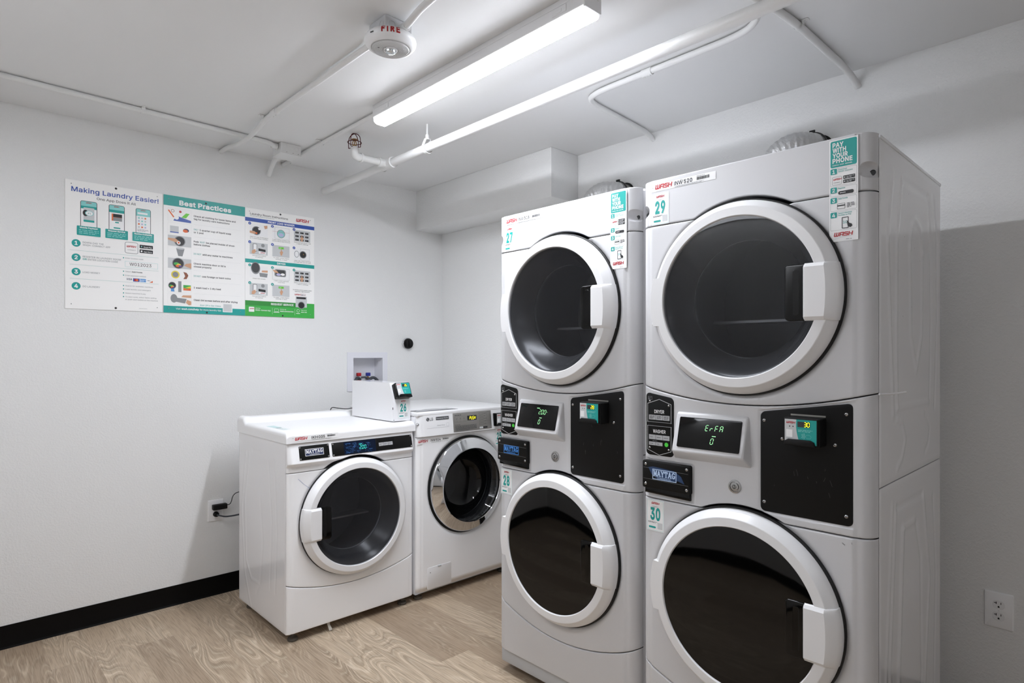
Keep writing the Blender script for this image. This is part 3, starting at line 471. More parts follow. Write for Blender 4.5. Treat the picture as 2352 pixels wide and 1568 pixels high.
    def hand(s, x, y, k, m=None, l=3):                    # pointing hand
        m = m or SKIN
        return s.poly([(x+px*k, y+py*k) for px, py in ((-.10, 1), (.10, 1), (.14, .45), (.42, .35), (.5, .1), (.42, -.2), (.28, -.42), (.24, -.8), (-.26, -.8), (-.28, -.45), (-.46, -.1), (-.42, .18), (-.16, .3))], m, l)
    def build(s, name, parent=None, base=None, label=None):
        o = s.mb.build(name, s.mats, parent)
        if label: o['label'] = label
        return o

# ------------------------------------------------------------------ the room
XL, XR, YF, YB, ZC = -0.42, 2.613, -1.75, 3.484, 2.402
def struct(name, mb, m, parent=None): return tag(mb.build(name, m, parent), kind='structure')
struct('floor', MB().box((XL-.1, YF-.1, -.08), (XR+.1, YB+.1, 0)), FLOOR)
struct('ceiling', MB().box((XL-.1, YF-.1, ZC), (XR+.1, YB+.1, ZC+.1)), CEIL)
HB = (1.916, 2.127, 1.092, 1.267)     # opening of the recessed supply box in the back wall
wb = MB(); t_ = .12
wb.box((XL-.1, YB, 0), (HB[0], YB+t_, ZC)); wb.box((HB[1], YB, 0), (XR+.1, YB+t_, ZC))
wb.box((HB[0], YB, 0), (HB[1], YB+t_, HB[2])); wb.box((HB[0], YB, HB[3]), (HB[1], YB+t_, ZC)); wb.box((HB[0], YB+t_-.02, HB[2]), (HB[1], YB+t_, HB[3]))
struct('wall_back', wb, WALL)
struct('wall_right', MB().box((XR, YF-.1, 0), (XR+.1, YB, ZC)), WALL)
struct('wall_left', MB().box((XL-.1, YF-.1, 0), (XL, YB, ZC)), WALL)
struct('wall_front', MB().box((XL, YF-.1, 0), (XR, YF, ZC)), WALL)
sf = MB().box((2.393, 2.224, 2.135), (XR+.0, YB, ZC), 0.004, 2)
struct('trim_1', sf, WALL)
def baseboard(name, a, b, n):
    # strip from a to b along a wall, n = direction into the room; straight face with a small cove toe
    prof = [(0, .1), (.003, .1), (.0035, .016), (.006, .007), (.013, .0015), (.013, 0), (0, 0)]
    A, B_ = Vector(a), Vector(b); N_ = Vector(n); mb = MB(); V = []
    for P in (A, B_):
        for h, z in prof: V.append((P+N_*h+Vector((0, 0, z)))[:])
    k = len(prof)
    mb.add(V, [[i, (i+1) % k, (i+1) % k+k, i+k] for i in range(k)]+[list(range(k)), list(range(k, 2*k))], 0, False)
    struct(name, mb, BASEB)
baseboard('baseboard_back', (XL, YB, 0), (XR, YB, 0), (0, -1, 0))
baseboard('baseboard_right', (XR, YF, 0), (XR, YB, 0), (-1, 0, 0))
baseboard('baseboard_left', (XL, YF, 0), (XL, YB, 0), (1, 0, 0))
baseboard('baseboard_front', (XL, YF, 0), (XR, YF, 0), (0, 1, 0))
# a door in the wall behind the camera, seen only in reflections
dr = MB(); dr.box((.3, YF, 0), (1.2, YF+.03, 2.05), .004)
d1 = struct('door_1', dr, mat('door_paint', 'a9abad', 0.4))
kn = MB(); kn.lathe([(0, .075), (.02, .072), (.027, .055), (.02, .035), (.011, .03), (.011, 0)], lambda x, y, h: (1.12+x, YF+.03+h, 1.0+y), 24); kn.build('door_handle', STEEL, d1)

# ------------------------------------------------------------------ machine parts
def F(x, y, h): return (x, -h, y)
def off(cx, cz, w=0.0): return lambda x, y, h: (cx+x, -(h+w), cz+y)
def hpanel(mb, W, zb, zt, yf, nu=70, nz=50, hole=None, edge=0.004, thick=0.03, u0=0.0, mi=0, nc=12):
    us = [u0+.05*(i/nc)**1.4 for i in range(nc)]; us += [u0+.05+(W-.1)*i/nu for i in range(nu+1)]; us += [u0+W-.05*(i/nc)**1.4 for i in range(nc-1, -1, -1)]
    offs = [0, .0006, .0015, .0028, edge]; rows = [('b', o) for o in offs]+[('m', i/nz) for i in range(1, nz)]+[('t', o) for o in offs[::-1]]
    V = []; Z = []
    for k, o in rows:
        for u in us:
            b, t = zb(u), zt(u); z = b+o if k == 'b' else t-o if k == 't' else b+edge+(t-b-2*edge)*o
            d = min(z-b, t-z); e = edge*(1-math.sqrt(max(0, 1-(1-min(d, edge)/edge)**2)))
            V.append((.002+(W-.004)*u/W, yf(u, z)+e, z))
    nu_, nv = len(us), len(rows); Fc = []
    for j in range(nv-1):
        for i in range(nu_-1):
            q = [j*nu_+i, j*nu_+i+1, (j+1)*nu_+i+1, (j+1)*nu_+i]
            if hole:
                x = sum(V[a][0] for a in q)/4-hole[0]; z = sum(V[a][2] for a in q)/4-hole[1]
                if x*x+z*z < hole[2]**2: continue
            Fc.append(q)
    mb.add(V, Fc, mi)
    bd = list(range(nu_))+[j*nu_+nu_-1 for j in range(1, nv)]+[(nv-1)*nu_+i for i in range(nu_-2, -1, -1)]+[j*nu_ for j in range(nv-2, 0, -1)]
    A = [V[i] for i in bd]; m = len(A)
    mb.add(A+[(p[0], max(p[1], thick), p[2]) for p in A], [[i, i+m, (i+1) % m+m, (i+1) % m] for i in range(m)], mi)
    return mb
def corner(W, R=.042, D=.046, step=.0015):
    def f(u):
        e = max(0.0, R-u, u-(W-R))
        return D*(1-math.sqrt(max(0, 1-(e/R)**2))) + (step*ss(e, 0, .003)+.0018*ss(e, .001, .004)*(1-ss(e, .011, .016)) if e > 0 else 0)
    return f
def segdist(p, a, b):
    ax, ay = a; bx, by = b; dx, dy = bx-ax, by-ay; L2 = dx*dx+dy*dy or 1e-12
    t = max(0, min(1, ((p[0]-ax)*dx+(p[1]-ay)*dy)/L2)); return math.hypot(p[0]-ax-t*dx, p[1]-ay-t*dy)
def emboss(lines):
    def f(y, z):
        s = 0
        for pts, w, d in lines:
            dd = min(segdist((y, z), pts[i], pts[i+1]) for i in range(len(pts)-1))
            if dd < 3*w: s += d*.55*math.exp(-(dd/(w*.8))**2)
        return s
    return f
def cabinet(mb, W, y0, y1, z0, z1, emb, nY=80, nZ=110, mi=0):
    ys = [y0+(y1-y0)*i/nY for i in range(nY+1)]; zs = [z0+(z1-z0)*i/nZ for i in range(nZ+1)]
    for sgn, X in ((-1, 0.0), (1, W)):
        cache = {(i, j): emb(y, z) for j, z in enumerate(zs) for i, y in enumerate(ys)}
        V = []; nu = len(ys)
        for j, z in enumerate(zs):
            for i, y in enumerate(ys):
                e = min(y-y0, y1-y, z-z0, z1-z); rr = 0.0015; c = rr*(1-math.sqrt(max(0, 1-(1-min(e, rr)/rr)**2)))
                V.append((X+sgn*(cache[(i, j)]-c), y, z))
        mb.add(V, [[j*nu+i, j*nu+i+1, (j+1)*nu+i+1, (j+1)*nu+i] if sgn > 0 else [j*nu+i, (j+1)*nu+i, (j+1)*nu+i+1, j*nu+i+1] for j in range(len(zs)-1) for i in range(nu-1)], mi)
    c = 0.0015
    for z, fl in ((z0, 1), (z1, 0)): mb.add([(c, y0, z), (W-c, y0, z), (W-c, y1, z), (c, y1, z)], [[3, 2, 1, 0] if fl else [0, 1, 2, 3]], mi, False)
    mb.add([(c, y1, z0), (W-c, y1, z0), (W-c, y1, z1), (c, y1, z1)], [[3, 2, 1, 0]], mi, False)
    return mb
def screws(parent, pts, w=0.002, r=0.0045):
    for x, z in pts:
        mb = MB(); mb.lathe([(0, .0022), (r*.45, .0021), (r*.8, .0014), (r, 0)], off(x, z, w), 14); mb.disc(r*.35, .0023, off(x, z, w), 6, 1)
        mb.build('screw', [STEEL, INK], parent)
def door(parent, cu, cz, side=1, washer=False, hinge_pin=False, gap=0.0):
    o = off(cu, cz)
    mb = MB()
    mb.lathe([(.226, .030), (.2285, .0415), (.2305, .0440), (.2540, .0432), (.2560, .0423), (.2695, .0275), (.2722, .0240), (.2745, .0180), (.2760, .0040), (.268, .0020)], o, 128)
    d = mb.build('door', PLASTIC, parent, 17)
    # rubber seam behind the ring
    MB().lathe([(.262, .006), (.2785-gap, .006), (.2808-gap, .0035), (.2812-gap, -.004), (.262, -.004)], o, 128).build('gasket', GASKET, d)
    # flat hinge lug opposite the handle
    hz = .0745; n = 14; V = []
    for i in range(n+1):
        z = -hz+2*hz*i/n; ro = math.sqrt(.2745**2-z*z); ri = math.sqrt(.246**2-z*z)
        for x, h in ((ri, .0436), (ro-.0015, .0428), (ro, .041), (ro, .012)): V.append(o(-side*x, z, h))
    Fc = [[i*4+k, (i+1)*4+k, (i+1)*4+k+1, i*4+k+1] for i in range(n) for k in range(3)]
    Fc += [[0, 1, 2, 3], [n*4+3, n*4+2, n*4+1, n*4]]
    if side > 0: MB().add(V, Fc).build('hinge_cover', PLASTIC, d)
    if washer or hinge_pin:
        MB().box((cu-side*.283-.004, -.014, cz-.070), (cu-side*.283+.004, -.002, cz-.060), .0015).box((cu-side*.281-.003, -.010, cz-.060), (cu-side*.281+.003, -.003, cz-.044), .001, 2, 1).build('hinge_pin', [WHITE, GASKET], d)
    # glass
    if washer:
        MB().lathe([(0, .0425), (.08, .0423), (.16, .0414), (.21, .0402), (.2275, .0390)], o, 128).build('door_glass', WGLASS, d)
    else:
        MB().lathe([(0, .0425), (.08, .0423), (.16, .0414), (.21, .0402), (.2275, .0390)], o, 128).build('door_glass', SMOKE, d)
        MB().lathe([(.228, .034), (.222, .030), (.206, .006), (.176, -.045), (.172, -.048)], o, 96).build('door_tunnel', DGREY, d)
    # finger pocket in the glass beside the handle
    px0, px1 = sorted((side*.143, side*.206))
    mb = MB(); mb.prism(rrect(px0, -.074, px1, .074, .012), o, .036, .0445, .003, 3)
    xm = (px0+px1)/2; mb.prism(rrect(xm-.010, -.060, xm+.006, .060, .006), o, .0440, .0452, .0006, 1)
    mb.build('finger_pocket', BLACKG, d)
    # handle block
    n = 12; hz = .0745; V = []; zz = [-hz, -hz+.001, -hz+.004, -hz+.010]+[-hz+.010+(2*hz-.020)*i/n for i in range(1, n)]+[hz-.010, hz-.004, hz-.001, hz]
    for z in zz:
        e = min(z+hz, hz-z); lo = .0085*(1-min(1, e/.010))+.0015*(1 if e < .0005 else 0)
        ro = math.sqrt(.2775**2-z*z); rb = .2475-(.2775-ro)*.55
        for x, h in ((.1925, .034), (.1925, .0490-lo), (.1945, .0515-lo), (rb, .0515-lo*.9), (ro-.0065, .0350-lo*.3), (ro-.001, .0270-lo*.1), (ro, .020), (ro, .004)):
            V.append(o(side*x, z, h))
    m = len(zz); Fc = [[i*8+k, i*8+k+1, (i+1)*8+k+1, (i+1)*8+k] if side < 0 else [i*8+k, (i+1)*8+k, (i+1)*8+k+1, i*8+k+1] for i in range(m-1) for k in range(7)]
    Fc += [list(range(8)), list(range((m-1)*8, m*8))[::-1]]
    hm = MB().add(V, Fc); hm.build('handle', PLASTIC, d, 28)
    return d
def drum(parent, cu, cz):
    o = off(cu, cz); mb = MB()
    mb.lathe([(.255, -.050), (.172, -.052), (.172, -.060), (.262, -.075), (.262, -.42), (.10, -.45), (0, -.45)], o, 72)
    d = mb.build('drum', DRUMD, parent)
    MB().prism([(-.195, -.062), (.195, -.062), (.19, -.054), (-.19, -.054)], o, -.205, -.28, .001, 1).build('drum_baffle', DRUM, d)
    MB().lathe([(.05, -.44), (.045, -.43), (0, -.428)], o, 32).build('drum_hub', DRUM, d)
    return d
def feet(parent, W, y0, y1, z1):
    for x in (.045, W-.045):
        for y in (y0+.03, y1-.05):
            MB().lathe([(0, 0), (.022, 0), (.024, .006), (.021, .013), (.012, .016), (.009, .018), (.009, z1+.004), (0, z1+.004)], lambda a, b, h, x=x, y=y: (x+a, y+b, h), 20).build('foot', FOOTM, parent)
def number_sticker(parent, x, z, num, w=0.0, name='number_sticker', yoff=0.0):
    p = Print(off(x, z, w)); W, H = .064, .100
    p.rr(0, 0, W, H, .002, WHITE, 0); p.frame(.0022, .0022, W-.0022, H-.0022, .0006, TEALL, 1)
    p.wash(.0185, .0855, .0068, RED, 2); p.text('CONNECT', .032, .0765, .0032, GREY, .022, 'c')
    p.text(num, .032, .0365, .036, TEAL, .037, 'c', .040)
    p.bars(.006, .0245, .034, .0055, 2, INK); p.rr(.008, .0085, .034, .0145, .003, TEAL, 2); p.rect(.0405, .008, .058, .028, LGREY, 2)
    return p.build(name, parent, label='white sticker printed with a large teal %s' % num)
def asset_sticker(parent, x, z, code, w=0.0, num_x=0.0):
    p = Print(off(x, z, w)); p.rect(0, -.004, .222, .020, WHITE, 0)
    p.bars(.003, .008, .010, .003, 1, GREY); p.wash(.015, .003, .0145, RED, 2, LGREY)
    p.bars(.104, .0162, .014, .0022, 1, INK); pr_, nn = code.split(' ')
    p.text(pr_, .083, .0035, .0115, INK, .030, 'l', .015); p.text(nn, .1165, .0035, .0115, INK, .029, 'l', .02)
    p.barcode(.160, .0045, .042, .009, INK); p.bars(.160, .0150, .045, .003, 1, GREY); p.bars(.085, -.0035, .10, .005, 2, GREY)
    return p.build('asset_sticker', parent, label='white asset label with red lettering')
def pay_sticker(parent, x, z):
    # origin bottom-left, .068 x .262
    p = Print(off(x, z)); p.rect(0, 0, .068, .262, WHITE, 0)
    p.rr(.003, .191, .065, .259, .004, TEAL, 1)
    for i, s in enumerate(('PAY', 'WITH', 'YOUR', 'PHONE')): p.text(s, .008, .2430-i*.0135, .0108, WHITE, (.026, .032, .036, .047)[i], 'l', .035)
    p.text('SIMPLE. FAST. SECURE.', .008, .1955, .0025, WHITE, .047, 'l', .02)
    def cell(n, y0, y1, lines):
        p.frame(.003, y0, .065, y1, .0005, GREY, 1, .003); p.poly(rrect(.003, y1-.0145, .0185, y1, .0025), TEAL, 2)
        p.text(n, .0107, y1-.0120, .0090, WHITE, None, 'c', .02, l=3)
        for i, s in enumerate(lines): p.text(s, .0215, y1-.0055-i*.0050, .0031, TEAL, None, 'l', .015)
    cell('1', .143, .188, ('Download', 'WASH-Connect')); p.frame(.007, .146, .030, .167, .0007, GREY, 1, .003); p.wash(.010, .158, .0046, RED, 2); p.text('CONNECT', .0185, .1505, .0026, GREY, .016, 'c')
    for y in (.158, .1475): p.rr(.0335, y, .061, y+.0085, .001, INK, 2); p.bars(.041, y+.001, .018, .006, 2, LGREY, 3); p.circ(.037, y+.0042, .0018, LGREY, 3)
    cell('2', .1165, .140, ('Register',)); p.rr(.0215, .1195, .058, .1285, .004, INK, 2)
    for i in range(4): p.circ(.027+i*.0035, .124, .0012, WHITE, 3)
    cell('3', .079, .1135, ('Add Funds',)); p.frame(.019, .083, .038, .097, .0009, INK, 2, .001); p.rect(.019, .090, .038, .093, INK, 2); p.bars(.042, .084, .018, .013, 4, INK, 2, 5)
    cell('4', .029, .076, ('Select Machine', 'Number to Pay')); p.frame(.030, .032, .046, .061, .0018, INK, 2, .0015); p.text('10', .038, .045, .0065, TEAL, None, 'c', .0, l=3)
    p.poly([(.042, .050), (.044, .0505), (.048, .044), (.053, .042), (.055, .037), (.050, .033), (.044, .037), (.043, .042)], INK, 4)
    p.wash(.012, .013, .0105, RED, 2, LGREY); p.bars(.040, .003, .022, .003, 1, GREY)
    return p.build('payment_sticker', parent, label='tall white payment sticker with a teal panel on top')
def reader(parent, x, z, num, w=0.006, depth=0.044, slot=True):
    # card reader: black tray, slanted label, origin = lower-left of its face
    W, H = .080, .064; o = off(x, z, w)
    mb = MB(); mb.prism(rrect(-.006, -.006, W+.006, H+.004, .005), o, 0, depth-.006, .003, 2); mb.prism(rrect(-.003, -.003, W+.003, H+.003, .004), o, depth-.008, depth, .0015, 2)
    body = mb.build('card_reader', BLACKG if not slot else BLACK, parent)
    MB().prism([(-.001, -.004), (W-.002, -.004), (W-.006, .008), (W-.014, .0125), (.010, .0125), (.002, .008)], o, depth-.004, depth+.007, .002, 2).build('reader_tray', BLACK, body)
    p = Print(off(x, z, w+depth)); p.rect(0, 0, W, H, LGREY, 0); n = 10
    p.poly([(W, 0), (W, H), (.030, H)]+[(.030-.004*math.sin(PI*i/n*.5)*1.0+.014*(i/n)**2, H-H*i/n) for i in range(n+1)], TEAL, 1)
    p.wash(.0045, H-.011, .0054, RED, 2)
    for a in (.013, .0215): p.circ(a, H-.0185, .0016, INK, 2)
    p.rect(.033, H-.019, .064, H-.005, INK, 2); p.seg('88', .035, H-.0175, .011, DGREY, 3, .66, .05); p.seg(num, .0492, H-.0175, .011, LEDY, 4, .70, .05, .13)
    p.bars(.034, H-.032, .036, .007, 2, TEALL, 2, 2); p.rect(.004, .017, .020, .037, WHITE, 2)
    for k in range(3): p.line([(.043+k*.003+.0018*math.sin(t), .022+(.004+k*.0016)*math.cos(t)) for t in [PI*i/6 for i in range(7)]], .0011, TEALL, 2)
    p.line([(.060+.007*math.cos(t), .021+.0045*math.sin(t)) for t in [2*PI*i/14 for i in range(15)]], .0004, TEALL, 2)
    p.build('reader_label', body, label='white and teal card reader label with lit yellow digits')
    return body
def stack_unit(loc, rz, label, asset, ntop, nbot, num, disp, lit):
    R = thing('stacked_washer_dryer', label, 'washer dryer', loc, rz, 'stacked white washer dryers')
    W = .686; cu = .343; cp = corner(W); zd, zw = 1.4575, .5755
    bot = lambda u: 1.149+.40*(u-cu)**2
    arc = lambda z0, r, u: z0+math.sqrt(max(0, r*r-(u-cu)**2)) if abs(u-cu) < r else -9
    def dish(cz):
        def f(u, z):
            d = math.hypot(u-cu, z-cz); return .007*(1-ss(d, .281, .291))
        return f
    dd, dw = dish(zd), dish(zw)
    # cabinets with pressed side panels (y measured from the front plane)
    Y0, Y1 = .0475, .705
    up = emboss([([(.166, 1.779), (.115, 1.589), (.166, 1.133)], .009, .004), ([(.249, 1.773), (.200, 1.60), (.195, 1.30), (.203, 1.15)], .009, .004), ([(.253, 1.774), (.537, 1.780)], .008, -.003),
                 ([(.537, 1.780), (.565, 1.655), (.575, 1.40), (.555, 1.15)], .009, -.003), ([(.605, 1.791), (.650, 1.669), (.655, 1.40), (.620, 1.13)], .008, -.003), ([(.203, 1.15), (.555, 1.15)], .008, .0025),
                 ([(.33, 1.60), (.345, 1.66), (.39, 1.685), (.45, 1.67), (.47, 1.60)], .012, .003), ([(.33, 1.60), (.34, 1.35), (.40, 1.25), (.46, 1.35), (.47, 1.60)], .012, .003),
                 ([(.20, 1.12), (.25, 1.107), (.285, 1.059), (.25, 1.01), (.20, .985)], .006, .003), ([(.50, 1.115), (.53, 1.10), (.562, 1.067), (.54, 1.02), (.50, 1.0)], .006, -.0025)])
    lo = emboss([([(.158, .895), (.101, .45), (.158, .12)], .008, .004), ([(.190, .885), (.135, .466), (.185, .14)], .008, .0045), ([(.195, .882), (.475, .876)], .009, -.004),
                 ([(.480, .873), (.556, .609), (.500, .295), (.46, .13)], .009, .004), ([(.600, .85), (.640, .60), (.61, .20)], .008, -.003),
                 ([(.258, .810), (.218, .416), (.25, .18)], .015, .005), ([(.258, .815), (.394, .813)], .010, .003), ([(.394, .813), (.452, .693), (.465, .344), (.42, .17)], .012, -.0035)])
    cabinet(MB(), W, Y0, Y1, .9575, 1.845, up).build('dryer_cabinet', ENAMEL2, R)
    cabinet(MB(), W, Y0, Y1, .052, .9545, lo).build('washer_cabinet', ENAMEL2, R)
    MB().box((-.001, .055, 1.843), (W+.001, Y1+.004, 1.8535), .003).build('top_cover', ENAMEL2, R)
    # top fascia with the moulded screw scoops at the corners
    def yfas(u, z):
        v = cp(u)
        for c in (W-.012, .012):
            du = abs(u-c)/.022; dz = (z-1.758)/(.019 if z < 1.758 else .021)
            q = du*du+dz*dz
            if q < 1: v += .024*(1-q)**.8
        return v
    hpanel(MB(), W, lambda u: max(1.7078, arc(zd, .290, u)), lambda u: 1.8535, yfas, 70, 90, nc=30).build('top_fascia', ENAMEL3, R)
    for c in (.012, W-.012):
        MB().lathe([(0, -.001), (.006, -.001), (.0075, .0005)], lambda x, y, h, c=c: (c+x, yfas(c, 1.754)-.0042-h, 1.754+y), 16).build('screw_hole', INK, R)
    hpanel(MB(), W, lambda u: bot(u)+.0025, lambda u: 1.7052, lambda u, z: cp(u)+dd(u, z), 84, 70, (cu, zd, .236)).build('dryer_front', ENAMEL3, R)
    # console: shallow trays for the plates and logo box
    def ycon(u, z):
        v = cp(u)
        v += .004*ss(u, .010, .015)*(1-ss(u, .193, .198))*ss(z, .836, .841)*(1-ss(z, .955, .960))
        v += .0035*ss(u, .396, .400)*(1-ss(u, .640, .644))*ss(z, .853, .857)*(1-ss(z, 1.137+(u-.40)*.155, 1.141+(u-.40)*.155))
        return v
    hpanel(MB(), W, lambda u: max(.8335, arc(zw, .2865, u)), lambda u: bot(u)-.0005, ycon, 140, 90).build('console', ENAMEL3, R)
    hpanel(MB(), W, lambda u: .228+.70*(u-cu)**2+.003, lambda u: .8305, lambda u, z: cp(u)+dw(u, z), 84, 76, (cu, zw, .2)).build('washer_front', ENAMEL3, R)
    hpanel(MB(), W, lambda u: .094, lambda u: .228+.70*(u-cu)**2, lambda u, z: cp(u), 60, 24).build('toe_panel', ENAMEL3, R)
    MB().box((.012, .016, .034), (W-.012, Y1-.02, .094), .006).build('base', TOEM, R)
    feet(R, W, .06, Y1, .034)
    door(R, cu, zd, 1, False, True); drum(R, cu, zd); door(R, cu, zw, 1, True)
    # selector pad
    pad = MB().prism(rrect(.0275, .972, .1275, 1.173, .013), lambda x, y, h: (x, -h, y+(0 if y < 1.1 else -.16*(x-.0275))), -.002, .0022, .0012, 2).build('selector_pad', BLACK, R)
    p = Print(off(0, 0, .0022))
    p.line([(.0335, 1.078), (.0335, 1.137), (.0765, 1.1515), (.1195, 1.137), (.1195, 1.078)], .0014, LGREY); p.line([(.032, 1.0785), (.121, 1.0785)], .0008, LGREY)
    p.line([(.0335, 1.065), (.0335, .989), (.0765, .974), (.1195, .989), (.1195, 1.065)], .0014, LGREY); p.line([(.032, 1.066), (.121, 1.066)], .0008, LGREY)
    p.text('DRYER', .0765, 1.107, .0105, WHITE, .036, 'c', .01); p.text('WASHER', .0765, 1.044, .0105, WHITE, .046, 'c', .01)
    for i in range(3):
        x = .0385+i*.0255; p.rect(x, 1.0855, x+.0245, 1.101, BTN, 2); p.bars(x+.004, 1.0885, .0165, .010, 3, INK, 3, i)
        p.rect(x, 1.0225, x+.0245, 1.0375, BTN, 2); p.bars(x+.004, 1.0285, .0165, .003, 1, INK, 3, i+4)
    for i in range(2): x = .0385+i*.0255; p.rect(x, 1.0035, x+.0245, 1.0145, BTN, 2); p.bars(x+.004, 1.0075, .0165, .003, 1, INK, 3, i+7)
    p.bars(.052, 1.0165, .028, .0025, 1, GREY, 2); p.circ(.1025, 1.0095, .0068, GDOT, 2, n=28); p.frame(.035, 1.149, .050, 1.160, .0008, GREY, 2)
    p.bars(.037, 1.151, .010, .006, 2, GREY, 3, 9)
    p.build('pad_print', pad); screws(pad, [(.041, 1.1445), (.110, 1.133), (.0405, .995), (.110, .9935)], .0022, .0036)
    # tilted display on a wedge bezel
    bz = MB().hull([(.1265, .006, .968), (.3790, .006, .968), (.3720, .006, 1.121), (.1400, .006, 1.121), (.1400, -.0355, 1.000), (.3660, -.0355, 1.000), (.3680, -.0070, 1.1140), (.1430, -.0070, 1.1140)], .007, 4).build('display_bezel', ENAMEL3, R, 50)
    ez = Vector((0, -.0285, -.114)).normalized(); nz_ = Vector((1, 0, 0)).cross(-ez).normalized()
    O = Vector((.1565, -.0098, 1.1035)); DL = .0925; DW = .1985
    fn = lambda x, y, h: tuple(O+Vector((x, 0, 0))+(-ez)*(y-DL)+nz_*h)
    sc_ = MB().prism(rrect(0, 0, DW, DL, .004), fn, -.001, .0022, .001, 2).build('display', BLACKG, bz)
    p = Print(fn, .0024); a, b = disp
    p.seg(a, .088 if len(a) == 4 and '.' not in a else .104, .056, .0165, LEDG, 1, .92 if '.' not in a else .80, .14, .10)
    p.seg(b, .108, .018, .0165, LEDG, 1, .8, .14, .10)
    if '.' in a: p.rect(.092, .0765, .107, .079, LEDG, 1); p.bars(.140, .064, .015, .0025, 1, LEDG, 1)
    p.rect(.112, .0405, .124, .0425, LEDG, 1)
    p.build('display_digits', bz, label='glowing green digits')
    # logo box
    lb = MB().prism(rrect(.019, .866, .189, .954, .006), F, -.006, .012, .003, 2).prism([(.026, .850), (.186, .846), (.186, .868), (.026, .868)], F, -.006, .008, .003, 2, 1).build('logo_box', [BLACK, BLACKG], R)
    p = Print(off(0, 0, .0122)); p.line([(.024, .931), (.184, .929)], .0006, GREY); p.line([(.024, .896), (.184, .893)], .0006, GREY)
    if lit == 'w':
        p.poly([(.042, .933), (.060, .937), (.135, .932), (.160, .918), (.172, .896), (.150, .903), (.120, .897), (.075, .900), (.055, .912)], mat('logo_glow', '14253d', 0.4, emit='1c4070', es=0.25), 1)
    p.frame(.058, .897, .144, .930, .0022, LITW if lit == 'w' else LITB, 2)
    p.maytag(.063, .9085, .077, .0165, LITW if lit == 'w' else LITB, 3)
    p.text('COMMERCIAL', .101, .9005, .0045, LITW if lit == 'w' else LITB, .050, 'c', .0, l=3)
    p.build('lit_logo', lb, label='glowing blue and white logo'); screws(lb, [(.031, .942), (.178, .942), (.031, .879), (.178, .879)], .012, .0048)
    # key lock
    lk = MB().lathe([(.0195, 0), (.019, .0025), (.0145, .003), (.0135, .0005), (.0118, .0005), (.0115, .004), (.0085, .0045), (0, .0045)], off(.327, .913), 36).build('key_lock', STEEL, R)
    MB().lathe([(.006, .0048), (.0052, .0052), (.0045, .0046)], off(.327, .913), 24).box((.3263, -.0052, .908), (.3277, -.004, .918)).build('keyway', INK, lk)
    # coin plate with card reader
    def pf(x, y, h): return (x, -h, y+(.155*(x-.40) if y > 1.0 else 0))
    pl = MB().prism(rrect(.4020, .8590, .6385, 1.1350, .013), pf, -.004, -.0006, .001, 2).build('coin_plate', BLACK, R)
    screws(pl, [(.412, 1.112), (.623, 1.143), (.412, .885), (.623, .883), (.462, 1.065), (.596, 1.062)], -.0006, .0048)
    rnd = random.Random(num)
    for i in range(9):
        p = Print(F, -.0004); x = rnd.uniform(.44, .62); z = rnd.uniform(.93, 1.09); a = rnd.uniform(-1, 1); l_ = rnd.uniform(.003, .018)
        p.line([(x, z), (x+l_*math.sin(a)*.5, z-l_)], .0005, SCUFF, 1); p.build('scratch', pl)
    Print(F, -.0004).rect(.485, 1.131, .574, 1.1355, GALV, 1).build('reader_cutout', pl)
    reader(R, .4895, 1.062, num, .0, .050)
    asset_sticker(R, .046, 1.8195, asset); number_sticker(R, .0465, 1.7090, ntop); number_sticker(R, .0285, .7285, nbot); pay_sticker(R, .5830, 1.5850)
    return R
s518 = stack_unit((1.682, 1.870, 0), -PI/2, 'narrower-looking far stacked washer dryer with teal 27 and 28 stickers, beside the front loaders', 'INW 518', '27', '28', '28', ('2.00', '0'), 'b')
s520 = stack_unit((1.679, 1.166, 0), -PI/2+.008, 'nearest large stacked washer dryer with teal 29 and 30 stickers and ErFA display', 'INW 520', '29', '30', '30', ('ErFA', '0'), 'w')
MB().tube([(.690, .030, 1.1965), (.700, .060, 1.196), (.709, .10, 1.196), (.722, .135, 1.199)], .0028, 8).build('shim_strip', PLASTIC, s520)
Print(F, .0006).line([(.614, .815), (.617, .812), (.620, .811)], .0010, SCUFF).build('scuff_mark', s520)
Print(F, .0006).line([(.636, .820), (.6365, .816)], .0009, SCUFF).build('scuff_mark', s520)
for y, z in ((.30, 1.745), (.26, 1.62), (.36, 1.60), (.20, 1.52), (.33, 1.43), (.42, 1.57), (.24, 1.40)): Print(lambda x, y, h: (.686+h, x, y), .0042).circ(y, z, .0016, INK, 1, n=8).build('pit_mark', s520)

